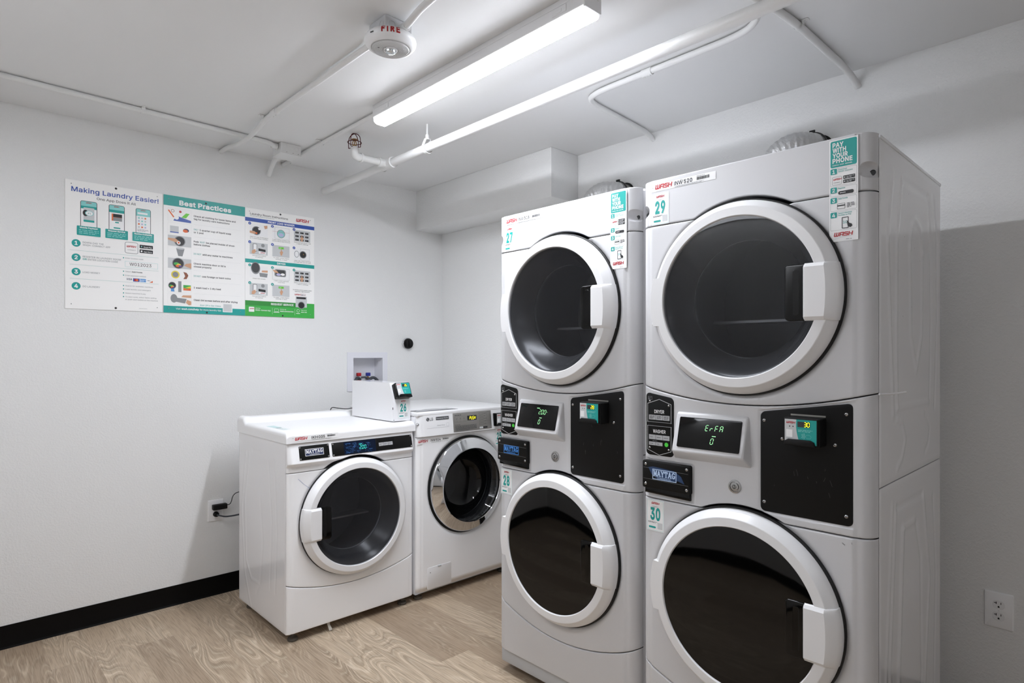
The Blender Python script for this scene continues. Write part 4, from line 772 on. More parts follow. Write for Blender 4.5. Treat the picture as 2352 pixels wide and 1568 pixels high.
# ------------------------------------------------------------------ white front loading dryer with coin box (left)
def dryer26():
    W = .672; cu = .336; cz = .522
    R = thing('front_load_dryer', 'white front-load dryer at left with a blue 2.00 display and dark oval door', 'dryer', (1.132, 2.650, 0))
    cp = corner(W, .030, .013, 0)
    arc = lambda r, u: cz+math.sqrt(max(0, r*r-(u-cu)**2)) if abs(u-cu) < r else -9
    emb = emboss([([(.485, .80), (.544, .511), (.500, .198), (.423, .055)], .006, .003), ([(.440, .80), (.50, .562), (.482, .267), (.414, .189), (.317, .191)], .006, .0032),
                  ([(.201, .783), (.164, .522), (.186, .203)], .005, -.003), ([(.134, .810), (.106, .476), (.127, .196)], .005, -.003), ([(.40, .82), (.30, .825)], .006, -.002),
                  ([(.30, .60), (.27, .40), (.30, .20), (.35, .14)], .010, -.0015)])
    cabinet(MB(), W, .0125, .584, .043, .900, emb).build('cabinet', ENAMEL2, R)
    dd = lambda u, z: .006*(1-ss(math.hypot(u-cu, z-cz), .281, .292))
    def con(u, z):
        t = (.893-z)/.088
        w = .002+.020*min(1, t) if t < 1 else .022*(1-ss(z, .806, .786)) if z < .786 else 0
        if t >= 1: w = .022*ss(z, .786, .8045)
        return cp(u)*(.6 if z > .79 else 1) - w*(1-.55*ss(max(0, .02-u, u-W+.02), 0, .02))
    hpanel(MB(), W, lambda u: max(.7620, arc(.290, u)), lambda u: .8935, con, 80, 60).build('console', ENAMEL, R)
    bot = lambda u: .203+.50*(u-cu)**2
    hpanel(MB(), W, lambda u: bot(u)+.003, lambda u: .7595, lambda u, z: cp(u)+dd(u, z), 84, 70, (cu, cz, .236)).build('front_panel', ENAMEL, R)
    hpanel(MB(), W, lambda u: .043, bot, lambda u, z: cp(u), 50, 24).build('toe_panel', ENAMEL, R)
    feet(R, W, .01, .584, .043)
    MB().add([(.196, .02, .05), (.215, .02, .05), (.212, .01, .028), (.219, .0, .006), (.204, .002, .004), (.200, .01, .026)], [[0, 1, 2, 5], [5, 2, 3, 4]]).build('hanging_tape', TAPE, R)
    door(R, cu, cz, -1, False, False, .0028); drum(R, cu, cz)
    # lid
    us = [-.006, -.005, -.003, .0, .006, .014, .022]+[.03+(W-.06)*i/30 for i in range(31)]+[W-.022, W-.014, W-.006, W, W+.002, W+.0035, W+.004]
    ys = [-.012, -.011, -.008, -.003, .005, .014, .024]+[.03+.44*i/24 for i in range(25)]+[.478, .486, .494, .502, .51, .518, .526, .54, .56, .574, .582, .588, .590]
    def lid(u, y):
        z = .944+.030*ss(y, .478, .522); rim = .004*(1-ss(u, .008, .045))+.004*ss(u, W-.045, W-.008); z += rim
        e = max(0, .012-u, u-W+.012)/.018; z -= .020*(1-math.sqrt(max(0, 1-e*e)))
        e = max(0, .012-y)/.024; z -= .022*(1-math.sqrt(max(0, 1-e*e)))
        e = max(0, y-.575)/.015; z -= .012*(1-math.sqrt(max(0, 1-e*e)))
        return (u, y, z)
    MB().grid(us, ys, lid, back=lambda q: (q[0], q[1], .8960)).add([(-.006, -.012, .896), (W+.004, -.012, .896), (W+.004, .590, .896), (-.006, .590, .896)], [[3, 2, 1, 0]]).build('lid', ENAMEL, R, 50)
    # console plates on the tilted face
    ez = Vector((0, -.020, -.088)).normalized(); nz_ = Vector((1, 0, 0)).cross(-ez).normalized(); O = Vector((0, -.0024, .893))
    fn = lambda x, y, h: tuple(O+Vector((x, 0, 0))+ez*((.893-y)*1.026)+nz_*h)
    lg = MB().prism(rrect(.052, .8175, .196, .8790, .003), fn, -.002, .0018, .0008, 2).build('logo_plate', BLACK, R)
    p = Print(fn, .002); p.rect(.081, .8340, .166, .8625, NAVY, 1); p.frame(.079, .8335, .168, .8640, .0020, WHITE, 2); p.maytag(.085, .8455, .078, .0135, WHITE, 3); p.text('COMMERCIAL', .1235, .8375, .0042, WHITE, .048, 'c', .0, l=3); p.build('logo_print', lg)
    def scr(par, pts):
        for x, z in pts: MB().lathe([(0, .0022), (.003, .0018), (.0042, 0)], lambda a, b, h, x=x, z=z: fn(x+a, z+b, h+.0018), 12).build('screw', STEEL, par)
    scr(lg, [(.057, .873), (.191, .873), (.057, .8235), (.191, .8235)])
    cpn = MB().prism(rrect(.210, .8175, .652, .8790, .003), fn, -.002, .0018, .0008, 2).build('control_plate', BLACK, R)
    p = Print(fn, .002); p.rr(.270, .8200, .440, .8765, .002, LCDB, 1); rnd = random.Random(4)
    for i in range(60):
        x = rnd.uniform(.275, .41); z = rnd.uniform(.824, .872)
        if rnd.random() < .6: p.line([(x, z), (x+rnd.uniform(.008, .022), z+rnd.uniform(-.001, .002))], .0011, LCDL, 2)
        else: p.line([(x, z), (x+rnd.uniform(-.012, .012), z-rnd.uniform(.003, .010))], .0009, LCDL, 2)
    p.seg('2.00', .352, .8375, .0165, LEDT, 4, .76, .05, .11); p.rect(.350, .8590, .366, .8615, LEDT, 4); p.build('lcd_screen', cpn, label='blue lit screen with green 2.00 digits')
    p = Print(fn, .002); p.rect(.449, .8225, .545, .8715, BLACKG, 1)
    for i in range(3): x = .4575+i*.0265; p.rect(x, .8400, x+.0255, .8560, BTN, 2); p.bars(x+.003, .845, .018, .006, 2, INK, 3, i)
    p.build('keypad', cpn); scr(cpn, [(.216, .873), (.646, .873), (.216, .8235), (.646, .8235)])
    # stickers and marks
    p2 = Print(lambda x, y, h: (.018+x, -.0125-h, .9075+y)); p2.rect(0, -.004, .222, .020, WHITE, 0); p2.bars(.002, .010, .010, .003, 1, GREY); p2.wash(.015, .0015, .0135, RED, 2)
    p2.text('IKH', .092, .0025, .0115, INK, .030, 'l', .015); p2.text('035', .126, .0025, .0115, INK, .031, 'l', .02); p2.barcode(.168, .0055, .040, .008, INK); p2.bars(.165, .0155, .045, .003, 1, GREY); p2.bars(.092, -.0035, .10, .004, 2, GREY)
    p2.build('asset_sticker', R, label='white asset label with red lettering')
    p = Print(F); p.line([(.0525, .733), (.080, .706), (.1130, .678)], .0009, PENB); p.build('pen_mark', R, label='thin blue pen line')
    p = Print(lambda x, y, h: (x, y, .9452+h)); p.rr(.020, .20, .065, .30, .004, TEALW, 1); p.bars(.02, .10, .045, .08, 6, TEALW, 1); p.build('worn_sticker', R)
    return R
dryer26()

# coin and card box standing on the dryer lid
cb = thing('payment_box', 'small white metal payment box with a lit 26 card reader, on the left dryer lid', 'payment box', (1.700, 2.683, .9484))
MB().prism([(0, 0), (.418, 0), (.418, .197), (.032, .197), (0, .118)], lambda x, y, h: (h, x, y), 0, .107, .0015, 2).build('case', ENAMEL2, cb)
n_ = Vector((0, -.079, .032)).normalized(); up_ = Vector((0, .032, .079)).normalized()
O_ = Vector((.014, .001, .118))+n_*.002
fnr = lambda x, y, h: tuple(O_+Vector((x, 0, 0))+up_*y+n_*h)
rb = MB().prism(rrect(-.004, -.006, .086, .074, .006), fnr, -.002, .030, .004, 3).prism([(0, -.007), (.082, -.007), (.080, .004), (.074, .010), (.014, .010), (.006, .004)], fnr, .024, .037, .002, 2).build('card_reader', BLACKG, cb)
p = Print(fnr, .0304); p.rect(.003, .006, .081, .070, LGREY, 0); p.poly([(.081, .006), (.081, .070), (.032, .070), (.031, .045), (.036, .020), (.042, .006)], TEAL, 1)
p.wash(.0055, .060, .0054, RED, 2); p.circ(.014, .050, .0015, INK, 2); p.circ(.022, .050, .0015, INK, 2); p.rect(.036, .050, .066, .065, INK, 2); p.seg('26', .0500, .0520, .011, LEDY, 4, .70, .05, .13); p.bars(.036, .036, .036, .007, 2, TEALL, 2, 2)
p.rect(.006, .020, .021, .038, WHITE, 2)
for k in range(3): p.line([(.043+k*.003+.0018*math.sin(t), .024+(.004+k*.0016)*math.cos(t)) for t in [PI*i/6 for i in range(7)]], .0011, TEALL, 2)
p.build('reader_label', rb, label='white and teal card reader label with lit yellow 26')
number_sticker(cb, .030, .013, '26', .0004)
MB().box((-.001, -.0006, .060), (.002, .001, .072)).lathe([(.0022, .0006), (0, .0012)], off(.006, .006), 10).build('case_lock', INK, cb)

# ------------------------------------------------------------------ second front loader in the corner
def washer514():
    W = .686; cu = .343; cz = .573
    R = thing('front_load_washer', 'white front-load washer in the corner with a mirrored chrome door ring', 'washer', (1.812, 2.630, 0))
    cp = corner(W, .035, .020, 0)
    cabinet(MB(), W, .0195, .700, .040, .966, emboss([([(.15, .8), (.15, .2)], .012, -.003), ([(.55, .8), (.55, .2)], .012, -.003)]), 30, 30).build('cabinet', ENAMEL2, R)
    tp = MB().box((-.001, -.004, .967), (W+.001, .705, .990), .007, 3).build('top_cover', PLASTIC, R)
    MB().prism([(.012, .02), (.285, .02), (.270, .105), (.012, .105)], lambda x, y, h: (x, y, h), .990, .9908, 0, 1).prism([(.012+.24*i/10, .03+.055*math.sin(PI*i/10)) for i in range(11)], lambda x, y, h: (x, y, h), .9908, .996, .002, 2, 1).build('top_tray', [DGREY, BTN], tp)
    hpanel(MB(), W, lambda u: .8605, lambda u: .9800, lambda u, z: cp(u)-.003-.012*max(0, min(1, (.975-z)/.115)), 50, 20).build('console', PLASTIC, R)
    dish = lambda u, z: .016*(1-ss(math.hypot(u-cu, z-cz), .262, .285))
    hpanel(MB(), W, lambda u: .040, lambda u: .8580, lambda u, z: cp(u)+dish(u, z)+.022*ss(z, .075, .040), 84, 84, (cu, cz, .225)).build('front_panel', ENAMEL, R)
    feet(R, W, .03, .70, .040)
    o = off(cu, cz)
    MB().lathe([(.246, -.014), (.262, -.012), (.268, -.012), (.268, -.016)], o, 96).build('door_gasket', GASKET, R)
    d = MB().lathe([(.258, -.010), (.2585, .004), (.256, .010), (.250, .014), (.2060, .036), (.2035, .0375)], o, 128).build('door', CHROME, R)
    MB().lathe([(.2045, .036), (.2040, .0395), (.2015, .0400), (.1990, .036), (.1985, .026)], o, 128).build('door_rim', CHROME, d)
    MB().lathe([(.199, .030), (.185, .012), (.165, -.035), (.150, -.075), (.120, -.10), (.06, -.108), (0, -.11)], o, 96).build('door_glass', LGLASS, d)
    MB().lathe([(.23, -.02), (.20, -.035), (.19, -.06), (.235, -.10), (.235, -.38), (.12, -.42), (0, -.42)], o, 72).build('drum', mat('washer_drum', '77787b', 0.25, metal=0.9), R)
    MB().lathe([(.192, -.052), (.197, -.060), (.192, -.068)], o, 72).build('drum_seal', DGREY, R)
    # console print
    w0 = .0105
    fc = lambda x, y, h: (x, -(.003+.012*(.975-y)/.115)-h, y)
    p = Print(fc, .0008)
    p.circ(.063, .9505, .0095, DGREY, 1, n=24); p.line([(.0625, .956), (.0625, .946), (.068, .946)], .0012, LGREY, 2); p.circ(.0585, .954, .0012, LGREY, 2, n=8)
    p.text('LG', .076, .9435, .0140, DGREY, .020, 'l', .01); p.rr(.115, .9430, .201, .9600, .002, DGREY, 1); p.text('Commercial Washer', .158, .9485, .0062, LGREY, .078, 'c', .005)
    p.text('Direct Drive', .122, .9125, .0052, GREY, .049); p.frame(.182, .908, .200, .924, .0005, GREY, 1, .002); p.line([(.054, .9035), (.200, .9035)], .0007, GREY); p.build('console_print', R)
    pn = MB().prism(rrect(.229, .8690, .503, .9710, .003), fc, -.002, .0016, .0008, 2).build('control_panel', SILVER, R)
    p = Print(fc, .002); p.bars(.240, .956, .075, .006, 1, DGREY, 1, 1); p.frame(.240, .921, .318, .952, .0005, DGREY, 1)
    for i in range(3): p.line([(.254+i*.025, .932), (.254+i*.025, .938), (.250+i*.025, .944)], .001, DGREY, 1); p.line([(.254+i*.025, .938), (.258+i*.025, .944)], .001, DGREY, 1); p.bars(.249+i*.025, .925, .011, .002, 1, DGREY, 1, i)
    p.rect(.3270, .9260, .3940, .9520, INK, 2); p.seg('PUSH', .3430, .9305, .0160, LEDY, 3, .70, .10, .12); p.bars(.240, .905, .045, .004, 1, INK, 1, 5); p.bars(.240, .874, .150, .029, 7, DGREY, 1, 6)
    for i in range(5): z = .958-i*.0145; p.frame(.412, z-.0045, .445, z+.0045, .0007, DGREY, 1, .003); p.bars(.449, z-.002, .018, .004, 1, DGREY, 1, 20+i)
    p.frame(.470, .915, .492, .966, .0006, DGREY, 1); p.rect(.412, .8745, .438, .8845, LGREY, 1); p.rect(.438, .8745, .470, .8845, INK, 1); p.build('panel_print', pn)
    MB().lathe([(0, .006), (.006, .0055), (.008, .003), (.009, 0)], lambda x, y, h: (.006+x, .004-h, .927+y), 20).build('side_lock', CHROME, R)
    p = Print(F); o_ = off(.002, .8315)
    p2 = Print(o_); p2.rect(0, -.008, .212, .018, WHITE, 0); p2.wash(.006, .000, .0140, RED, 2, LGREY); p2.text('INW', .084, .001, .0115, INK, .031, 'l', .015); p2.text('514', .118, .001, .0115, INK, .030, 'l', .02); p2.barcode(.162, .004, .040, .0075, INK); p2.bars(.160, .0135, .044, .003, 1, GREY); p2.bars(.088, -.0065, .11, .005, 2, GREY)
    p2.build('asset_sticker', R, label='white asset label with red lettering')
    number_sticker(R, .540, .763, '25')
    reader(R, .5250, .8850, '25', .004, .030, False)
    fl = MB().prism(rrect(.064, .0560, .222, .1700, .008), F, -.002, .0012, .0010, 2).build('drain_door', PLASTIC, R)
    MB().prism([(-.012, 0), (.012, 0), (.009, -.008), (-.009, -.008)], off(.143, .170), .001, .004, .001, 1).lathe([(.0025, .0018), (0, .0022)], off(.083, .142), 10, 1).build('drain_latch', [LGREY, DGREY], fl)
    return R
washer514()

# ------------------------------------------------------------------ posters
def board(x, label, name='instruction_poster'):
    o = MB().box((x, YB-.0040, 1.5060), (x+.4045, YB-.0004, 2.1085), .0008, 1).build(name, PAPER)
    return tag(o, label, 'poster', 'laundry instruction posters')
def pfn(x): return lambda a, b, h: (x+a, YB-.0040-h, 2.1085+b)
P1 = board(.438, 'white poster with blue Making Laundry Easier heading, leftmost of three'); p = Print(pfn(.438), .0001)
p.text('Making Laundry Easier!', .205, -.0525, .0215, BLUE, .362, 'c', .012); p.text('One App Does It All', .205, -.0785, .0115, INK, .163, 'c')
for i, (x, hd) in enumerate(((.059, 'Mobile Payment'), (.172, 'Request Service'), (.285, 'Machine Availability'))):
    p.rr(x, -.235, x+.066, -.091, .008, INK, 1); p.rr(x+.0022, -.233, x+.0638, -.0932, .006, WHITE, 2); p.rr(x+.0022, -.128, x+.0638, -.0932, .005, TEALL, 3); p.rect(x+.0022, -.128, x+.0638, -.115, TEAL if i != 2 else TEALL, 3)
    p.wash(x+.022, -.1020, .0052, RED, 5)
    if i == 0: p.rr(x+.012, -.185, x+.055, -.122, .003, LGREY, 4); p.circ(x+.020, -.148, .011, INK, 5, .015); p.circ(x+.035, -.148, .017, TEALL, 5, .012); p.circ(x+.035, -.148, .014, WHITE, 6, .010); p.text('#1', x+.035, -.152, .008, TEAL, None, 'c', l=7); p.rr(x+.012, -.190, x+.055, -.180, .002, TEAL, 5)
    if i == 1: p.rect(x+.012, -.168, x+.055, -.134, ORANGE, 4); p.rect(x+.018, -.150, x+.055, -.134, INK, 5); p.rect(x+.018, -.168, x+.055, -.151, GREY, 5); p.rr(x+.026, -.178, x+.042, -.172, .002, TEAL, 4); p.rr(x+.020, -.205, x+.048, -.199, .002, TEAL, 4)
    if i == 2:
        p.rr(x+.008, -.119, x+.052, -.110, .002, WHITE, 4)
        for r in range(4):
            for c in range(3): p.circ(x+.014+c*.014, -.138-r*.015, .0042, (TEALL, LGREY, ORANGE, LAV)[(r*3+c) % 4], 4, n=12)
        p.bars(x+.008, -.205, .048, .012, 3, GREY, 4)
    y = -.255; p.rr(x-.014, y, x+.080, y+.044, .003, TEAL, 6); p.text(hd, x+.033, y+.0335, .0068, WHITE, .078 if i == 2 else .070, 'c', .03, l=8); p.bars(x-.006, y+.006, .078, .023, 3, TEALL, 8, i+1)
for n, y, ls in (('1', -.294, ('DOWNLOAD THE', 'WASH-CONNECT APP')), ('2', -.361, ('REGISTER IN LAUNDRY ROOM', None)), ('3', -.428, ('LOAD MONEY',)), ('4', -.495, ('DO LAUNDRY',))):
    p.circ(.0425, y, .0175, TEAL, 1, n=32); p.text(n, .0425, y-.0085, .0170, WHITE, None, 'c', .03, l=2)
    if len(ls) == 1: p.text(ls[0], .068, y-.004, .0078, GREY, .069)
    elif ls[1]: p.text(ls[0], .068, y+.0025, .0078, GREY, .083); p.text(ls[1], .068, y-.0095, .0078, GREY, .110)
    else: p.text(ls[0], .068, y+.0025, .0078, GREY, .154); p.text('OR', .068, y-.0095, .0078, TEAL, .016, 'l', .02); p.text('ENTER LOCATION CODE', .088, y-.0095, .0078, GREY, .122)
for y in (-.328, -.395, -.461): 
    for i in range(92): p.rect(.019+i*.004, y-.0006, .0212+i*.004, y+.0006, TEAL, 1)
p.frame(.239, -.319, .296, -.263, .0022, GREY, 1, .009); p.wash(.247, -.289, .0095, RED, 2); p.text('CONNECT', .268, -.304, .0052, GREY, .036, 'c')
for y, s in ((-.288, 'Google Play'), (-.311, 'App Store')): p.rr(.302, y, .361, y+.0175, .002, INK, 1); p.text(s, .320, y+.004, .0062, WHITE, .036, l=3); p.circ(.3105, y+.0085, .0042, TEALL if 'G' in s else WHITE, 3, n=3 if 'G' in s else 16)
for y, s, b_ in ((-.343, 'Enter location code', 0), (-.409, None, 0), (-.428, 'Enter payment method', 0), (-.479, 'Search for available machines', 0), (-.496, 'Load laundry and detergent', 0), (-.515, 'Select machine & pay', 0), (-.533, 'To start cycle, select fabric setting', 0), (-.546, 'or push start button on the machine', 1)):
    if not b_: p.circ(.2335, y, .0028, TEAL, 1, n=12)
    if s: p.text(s, .241, y-.0028, .0056, GREY, {19: .077, 20: .089, 29: .120, 26: .110, 20: .088, 37: .135, 35: .142}.get(len(s), .1))
    else: p.text('Select', .241, y-.0028, .0056, GREY, .024); p.text('Add Funds', .268, y-.0028, .0056, INK, .046, 'l', .02)
p.frame(.240, -.386, .383, -.358, .0008, TEALL, 1); p.text('W012023', .3065, -.3785, .0145, INK, .095, 'c')
p.text('VISA', .245, -.4500, .0085, NAVY, .025, 'l', .02, .15)
p.rect(.274, -.456, .302, -.440, BLUE, 1); p.circ(.284, -.448, .0058, RED, 2); p.circ(.291, -.448, .0058, ORANGE, 3); p.rect(.304, -.456, .330, -.440, mat('print_card_blue', '5f9ad6', .45), 1); p.bars(.306, -.453, .022, .008, 2, WHITE, 2); p.rect(.334, -.456, .360, -.440, WHITE, 1); p.bars(.336, -.449, .022, .004, 1, INK, 2); p.poly([(.345, -.456), (.360, -.456), (.360, -.447)], ORANGE, 2)
p.bars(.300, -.590, .058, .003, 1, GREY, 1)
p.build('poster_print', P1); 
def pins(par, x0, pts):
    for x, y in pts: MB().lathe([(0, .003), (.004, .0025), (.0052, 0)], lambda a, b, h, x=x, y=y: (x0+x+a, YB-.0040-h, 2.1085+y+b), 14).build('push_pin', INK, par)
    for x in (.024, .380):
        for y in (-.018, -.580): MB().lathe([(0, .0012), (.002, .0008), (.0024, 0)], lambda a, b, h, x=x, y=y: (x0+x+a, YB-.0040-h, 2.1085+y+b), 8).build('corner_rivet', GREY, par)
pins(P1, .438, [(.202, -.010), (.201, -.591)])

P2 = board(.8465, 'poster with teal Best Practices banner, middle of three'); p = Print(pfn(.8465), .0001)
p.rect(0, -.053, .4045, 0, TEAL, 1); p.text('Best Practices', .202, -.0430, .0225, WHITE, .258, 'c', .05); p.rect(0, -.6025, .4045, -.567, TEAL, 1)
p.text('Visit', .057, -.5845, .0085, WHITE, .022); p.text('wash.com/help', .083, -.5845, .0085, WHITE, .084, 'l', .03); p.text('for more laundry tips', .171, -.5845, .0085, WHITE, .108)
p.text('Scan QR to See Videos', .172, -.5605, .0078, TEAL, .105, 'l', 0, .25); p.rect(.287, -.588, .337, -.541, WHITE, 3); p.rect(.2905, -.5845, .3335, -.5445, LGREY, 4)
rows = ((-.064, -.130, 'Check all clothing for loose items and', 'tag for laundry care instructions'), (-.138, -.196, 'ONLY|1 quarter cup of liquid soap', 'or 1 pod'), (-.203, -.258, 'Pods|MUST|be placed inside of drum', 'before clothes'), (-.262, -.314, 'DO NOT|add any water to machines', None),
        (-.320, -.373, 'Check machine door or lid is', 'closed properly'), (-.379, -.430, 'DO NOT|use foreign or bent coins', None), (-.437, -.495, '1 wash load = 1 dry load', None), (-.502, -.560, 'Clean lint screen before and after drying', None))
LW = {0: (.212, .180), 1: (.188, .047), 2: (.206, .080), 3: (.196, 0), 4: (.160, .088), 5: (.186, 0), 6: (.135, 0), 7: (.222, 0)}
for i, (t, b, a, c) in enumerate(rows):
    p.frame(.020, b, .130, t, .0004, LGREY, 1); cy = (t+b)/2; ya = cy+.0030 if c else cy-.004
    if i: p.line([(.142, t+.004), (.380, t+.004)], .0004, LGREY, 1)
    parts = a.split('|'); tot = sum(len(q) for q in parts)+len(parts)-1; cw = LW[i][0]/tot; x = .142
    for q in parts:
        up = q.isupper(); p.text(q, x, ya, .0082, TEAL if up else INK, cw*len(q), 'l', .0 if up else .022); x += cw*(len(q)+1)
    if c: p.text(c, .142, ya-.0150, .0082, INK, LW[i][1], 'l', .022)
def washer_pic(p, x, y, r, clothes=True, l=2):
    p.circ(x, y, r*1.15, GREY, l); p.circ(x, y, r, INK, l+1)
    if clothes:
        for k, (dx, dy, m, s) in enumerate(((-.35, -.1, GREEN, .5), (.1, -.3, YELLOW, .4), (-.1, -.55, ORANGE, .4), (.35, -.55, mat('print_purple', '6a4a9c', .45), .3))): p.circ(x+dx*r, y+dy*r, r*s, m, l+2+k, r*s*.6)
# row pictures
p.poly([(.045, -.128), (.060, -.100), (.085, -.108), (.129, -.118), (.129, -.130)], BLUE, 2); p.poly([(.083, -.107), (.105, -.082), (.122, -.083), (.105, -.108)], LIME, 2); p.line([(.024, -.078), (.046, -.108)], .006, ORANGE, 2); p.circ(.042, -.078, .008, BROWN, 2); p.circ(.042, -.078, .006, PAPER, 3); p.circ(.078, -.078, .006, RED, 2); p.circ(.060, -.110, .011, PAPER, 4)
p.rect(.030, -.190, .070, -.155, LGREY, 2); p.rect(.030, -.190, .070, -.185, BLUE, 3); p.circ(.105, -.172, .014, NAVY, 2, .010); p.circ(.102, -.175, .012, ORANGE, 3, .008)
p.rect(.020, -.2575, .130, -.2035, LGREY, 2); p.circ(.075, -.231, .027, GREY, 3); p.circ(.075, -.231, .023, INK, 4); p.poly([(.020, -.219), (.055, -.219), (.073, -.232), (.060, -.240), (.020, -.228)], SKIN, 5); p.circ(.070, -.240, .009, WHITE, 6); p.circ(.070, -.239, .005, ORANGE, 7)
p.poly([(.058, -.268), (.098, -.268), (.088, -.308), (.068, -.308)], GREY, 2); p.circ(.078, -.268, .020, LGREY, 3, .005)
p.rect(.020, -.3725, .130, -.3205, LGREY, 2); washer_pic(p, .068, -.346, .025, True, 3); p.poly([(.130, -.340), (.105, -.345), (.095, -.355), (.112, -.362), (.130, -.368)], SKIN, 9)
p.circ(.055, -.405, .020, YELLOW, 2); p.circ(.055, -.405, .014, GREY, 3); p.poly([(.092, -.388), (.108, -.392), (.116, -.405), (.108, -.424), (.092, -.426), (.101, -.410)], BROWN, 2)
washer_pic(p, .040, -.462, .016, True, 2); p.poly([(.034, -.478), (.048, -.478), (.050, -.493), (.034, -.493)], mat('print_sky', '4a8fd0', .45), 9); p.rect(.068, -.494, .083, -.438, GREY, 2); p.rect(.092, -.484, .128, -.456, GREEN, 2); p.poly([(.092, -.470), (.110, -.476), (.128, -.466), (.128, -.484), (.092, -.484)], ORANGE, 3); p.poly([(.100, -.470), (.128, -.460), (.128, -.472)], YELLOW, 4)
p.circ(.048, -.528, .016, GREY, 2, .022); p.poly([(.062, -.524), (.108, -.528), (.100, -.552), (.058, -.545)], GREY, 3); p.poly([(.130, -.508), (.090, -.510), (.082, -.520), (.130, -.522)], SKIN, 5); p.poly([(.130, -.540), (.110, -.532), (.104, -.548), (.118, -.560), (.130, -.558)], SKIN, 5)
p.build('poster_print', P2); pins(P2, .8465, [(.202, -.014), (.207, -.594)])

P3 = board(1.2515, 'poster titled Laundry Room Instructions with blue, teal and green bands, rightmost of three'); p = Print(pfn(1.2515), .0001)
p.text('Laundry Room Instructions', .027, -.0355, .0110, INK, .216, 'l', .008); p.bars(.027, -.044, .225, .004, 1, GREY); p.wash(.293, -.037, .0185, RED, 2, LGREY)
p.rect(0, -.074, .4045, -.053, BLUE, 1); p.text('FRONT LOAD WASHER', .204, -.0685, .0100, WHITE, .156, 'c', .03)
p.rect(0, -.305, .4045, -.284, TEAL, 1); p.text('DRYER', .204, -.2995, .0100, WHITE, .050, 'c', .03)
p.rect(0, -.6025, .4045, -.516, GREEN, 1); p.rect(0, -.543, .300, -.516, GREEND, 2); p.text('REQUEST SERVICE', .210, -.535, .0105, WHITE, .132, 'c', .03, l=4)
def keys(x, y):
    for r in range(3):
        for c in range(3): p.rr(x+.008+c*.030, y-.020-r*.021, x+.029+c*.030, y-.010-r*.021, .001, INK, 3); p.bars(x+.011+c*.030, y-.0165-r*.021, .014, .003, 1, GREY, 4, r*3+c)
    p.hand(x+.048, y-.048, .021)
def card(x, y):
    p.rr(x+.018, y-.048, x+.040, y-.006, .004, INK, 3); p.rr(x+.020, y-.046, x+.038, y-.008, .003, WHITE, 4); p.circ(x+.073, y-.012, .010, GREY, 3); p.poly([(x+.048, y-.030), (x+.088, y-.034), (x+.088, y-.048), (x+.048, y-.044)], INK, 3); p.poly([(x+.050, y-.046), (x+.090, y-.048), (x+.090, y-.062), (x+.050, y-.060)], WHITE, 4); p.wash(x+.060, y-.0565, .006, RED, 6); p.poly([(x+.010, y-.062), (x+.012, y-.045), (x+.030, y-.036), (x+.034, y-.050), (x+.024, y-.062)], SKIN, 6)
def go(x, y): p.rr(x+.036, y-.020, x+.066, y-.008, .001, LIME, 3); p.bars(x+.041, y-.016, .020, .004, 1, WHITE, 4); p.hand(x+.052, y-.040, .020)
cells = (('1', .025, -.086, 0), ('2', .152, -.086, 1), ('3', .279, -.086, 2), ('4', .025, -.190, 3), ('5', .152, -.190, 4), ('6', .279, -.194, 5), ('1', .025, -.319, 6), ('2', .152, -.322, 7), ('3', .279, -.324, 2), ('4', .025, -.418, 3), ('5', .152, -.418, 4))
caps = (('Add 1/4 cup of detergent', 'or 1 pod inside cylinder'), ('Load clothes loosely and', 'evenly below MAX fill level'), ('Select temperature / soil', '/ fabric settings'), ('Use payment method', 'on machine'), ('To start, press fabric', 'setting or start'), ('After use, clean machine', 'and keep fresh with door open'), ('Clean lint screen', None), ('Load 1 wash load and', 'close door'), ('Select temperature / soil', '/ fabric settings'), ('Use payment method', 'on machine'), ('To start, press fabric', 'setting or start'))
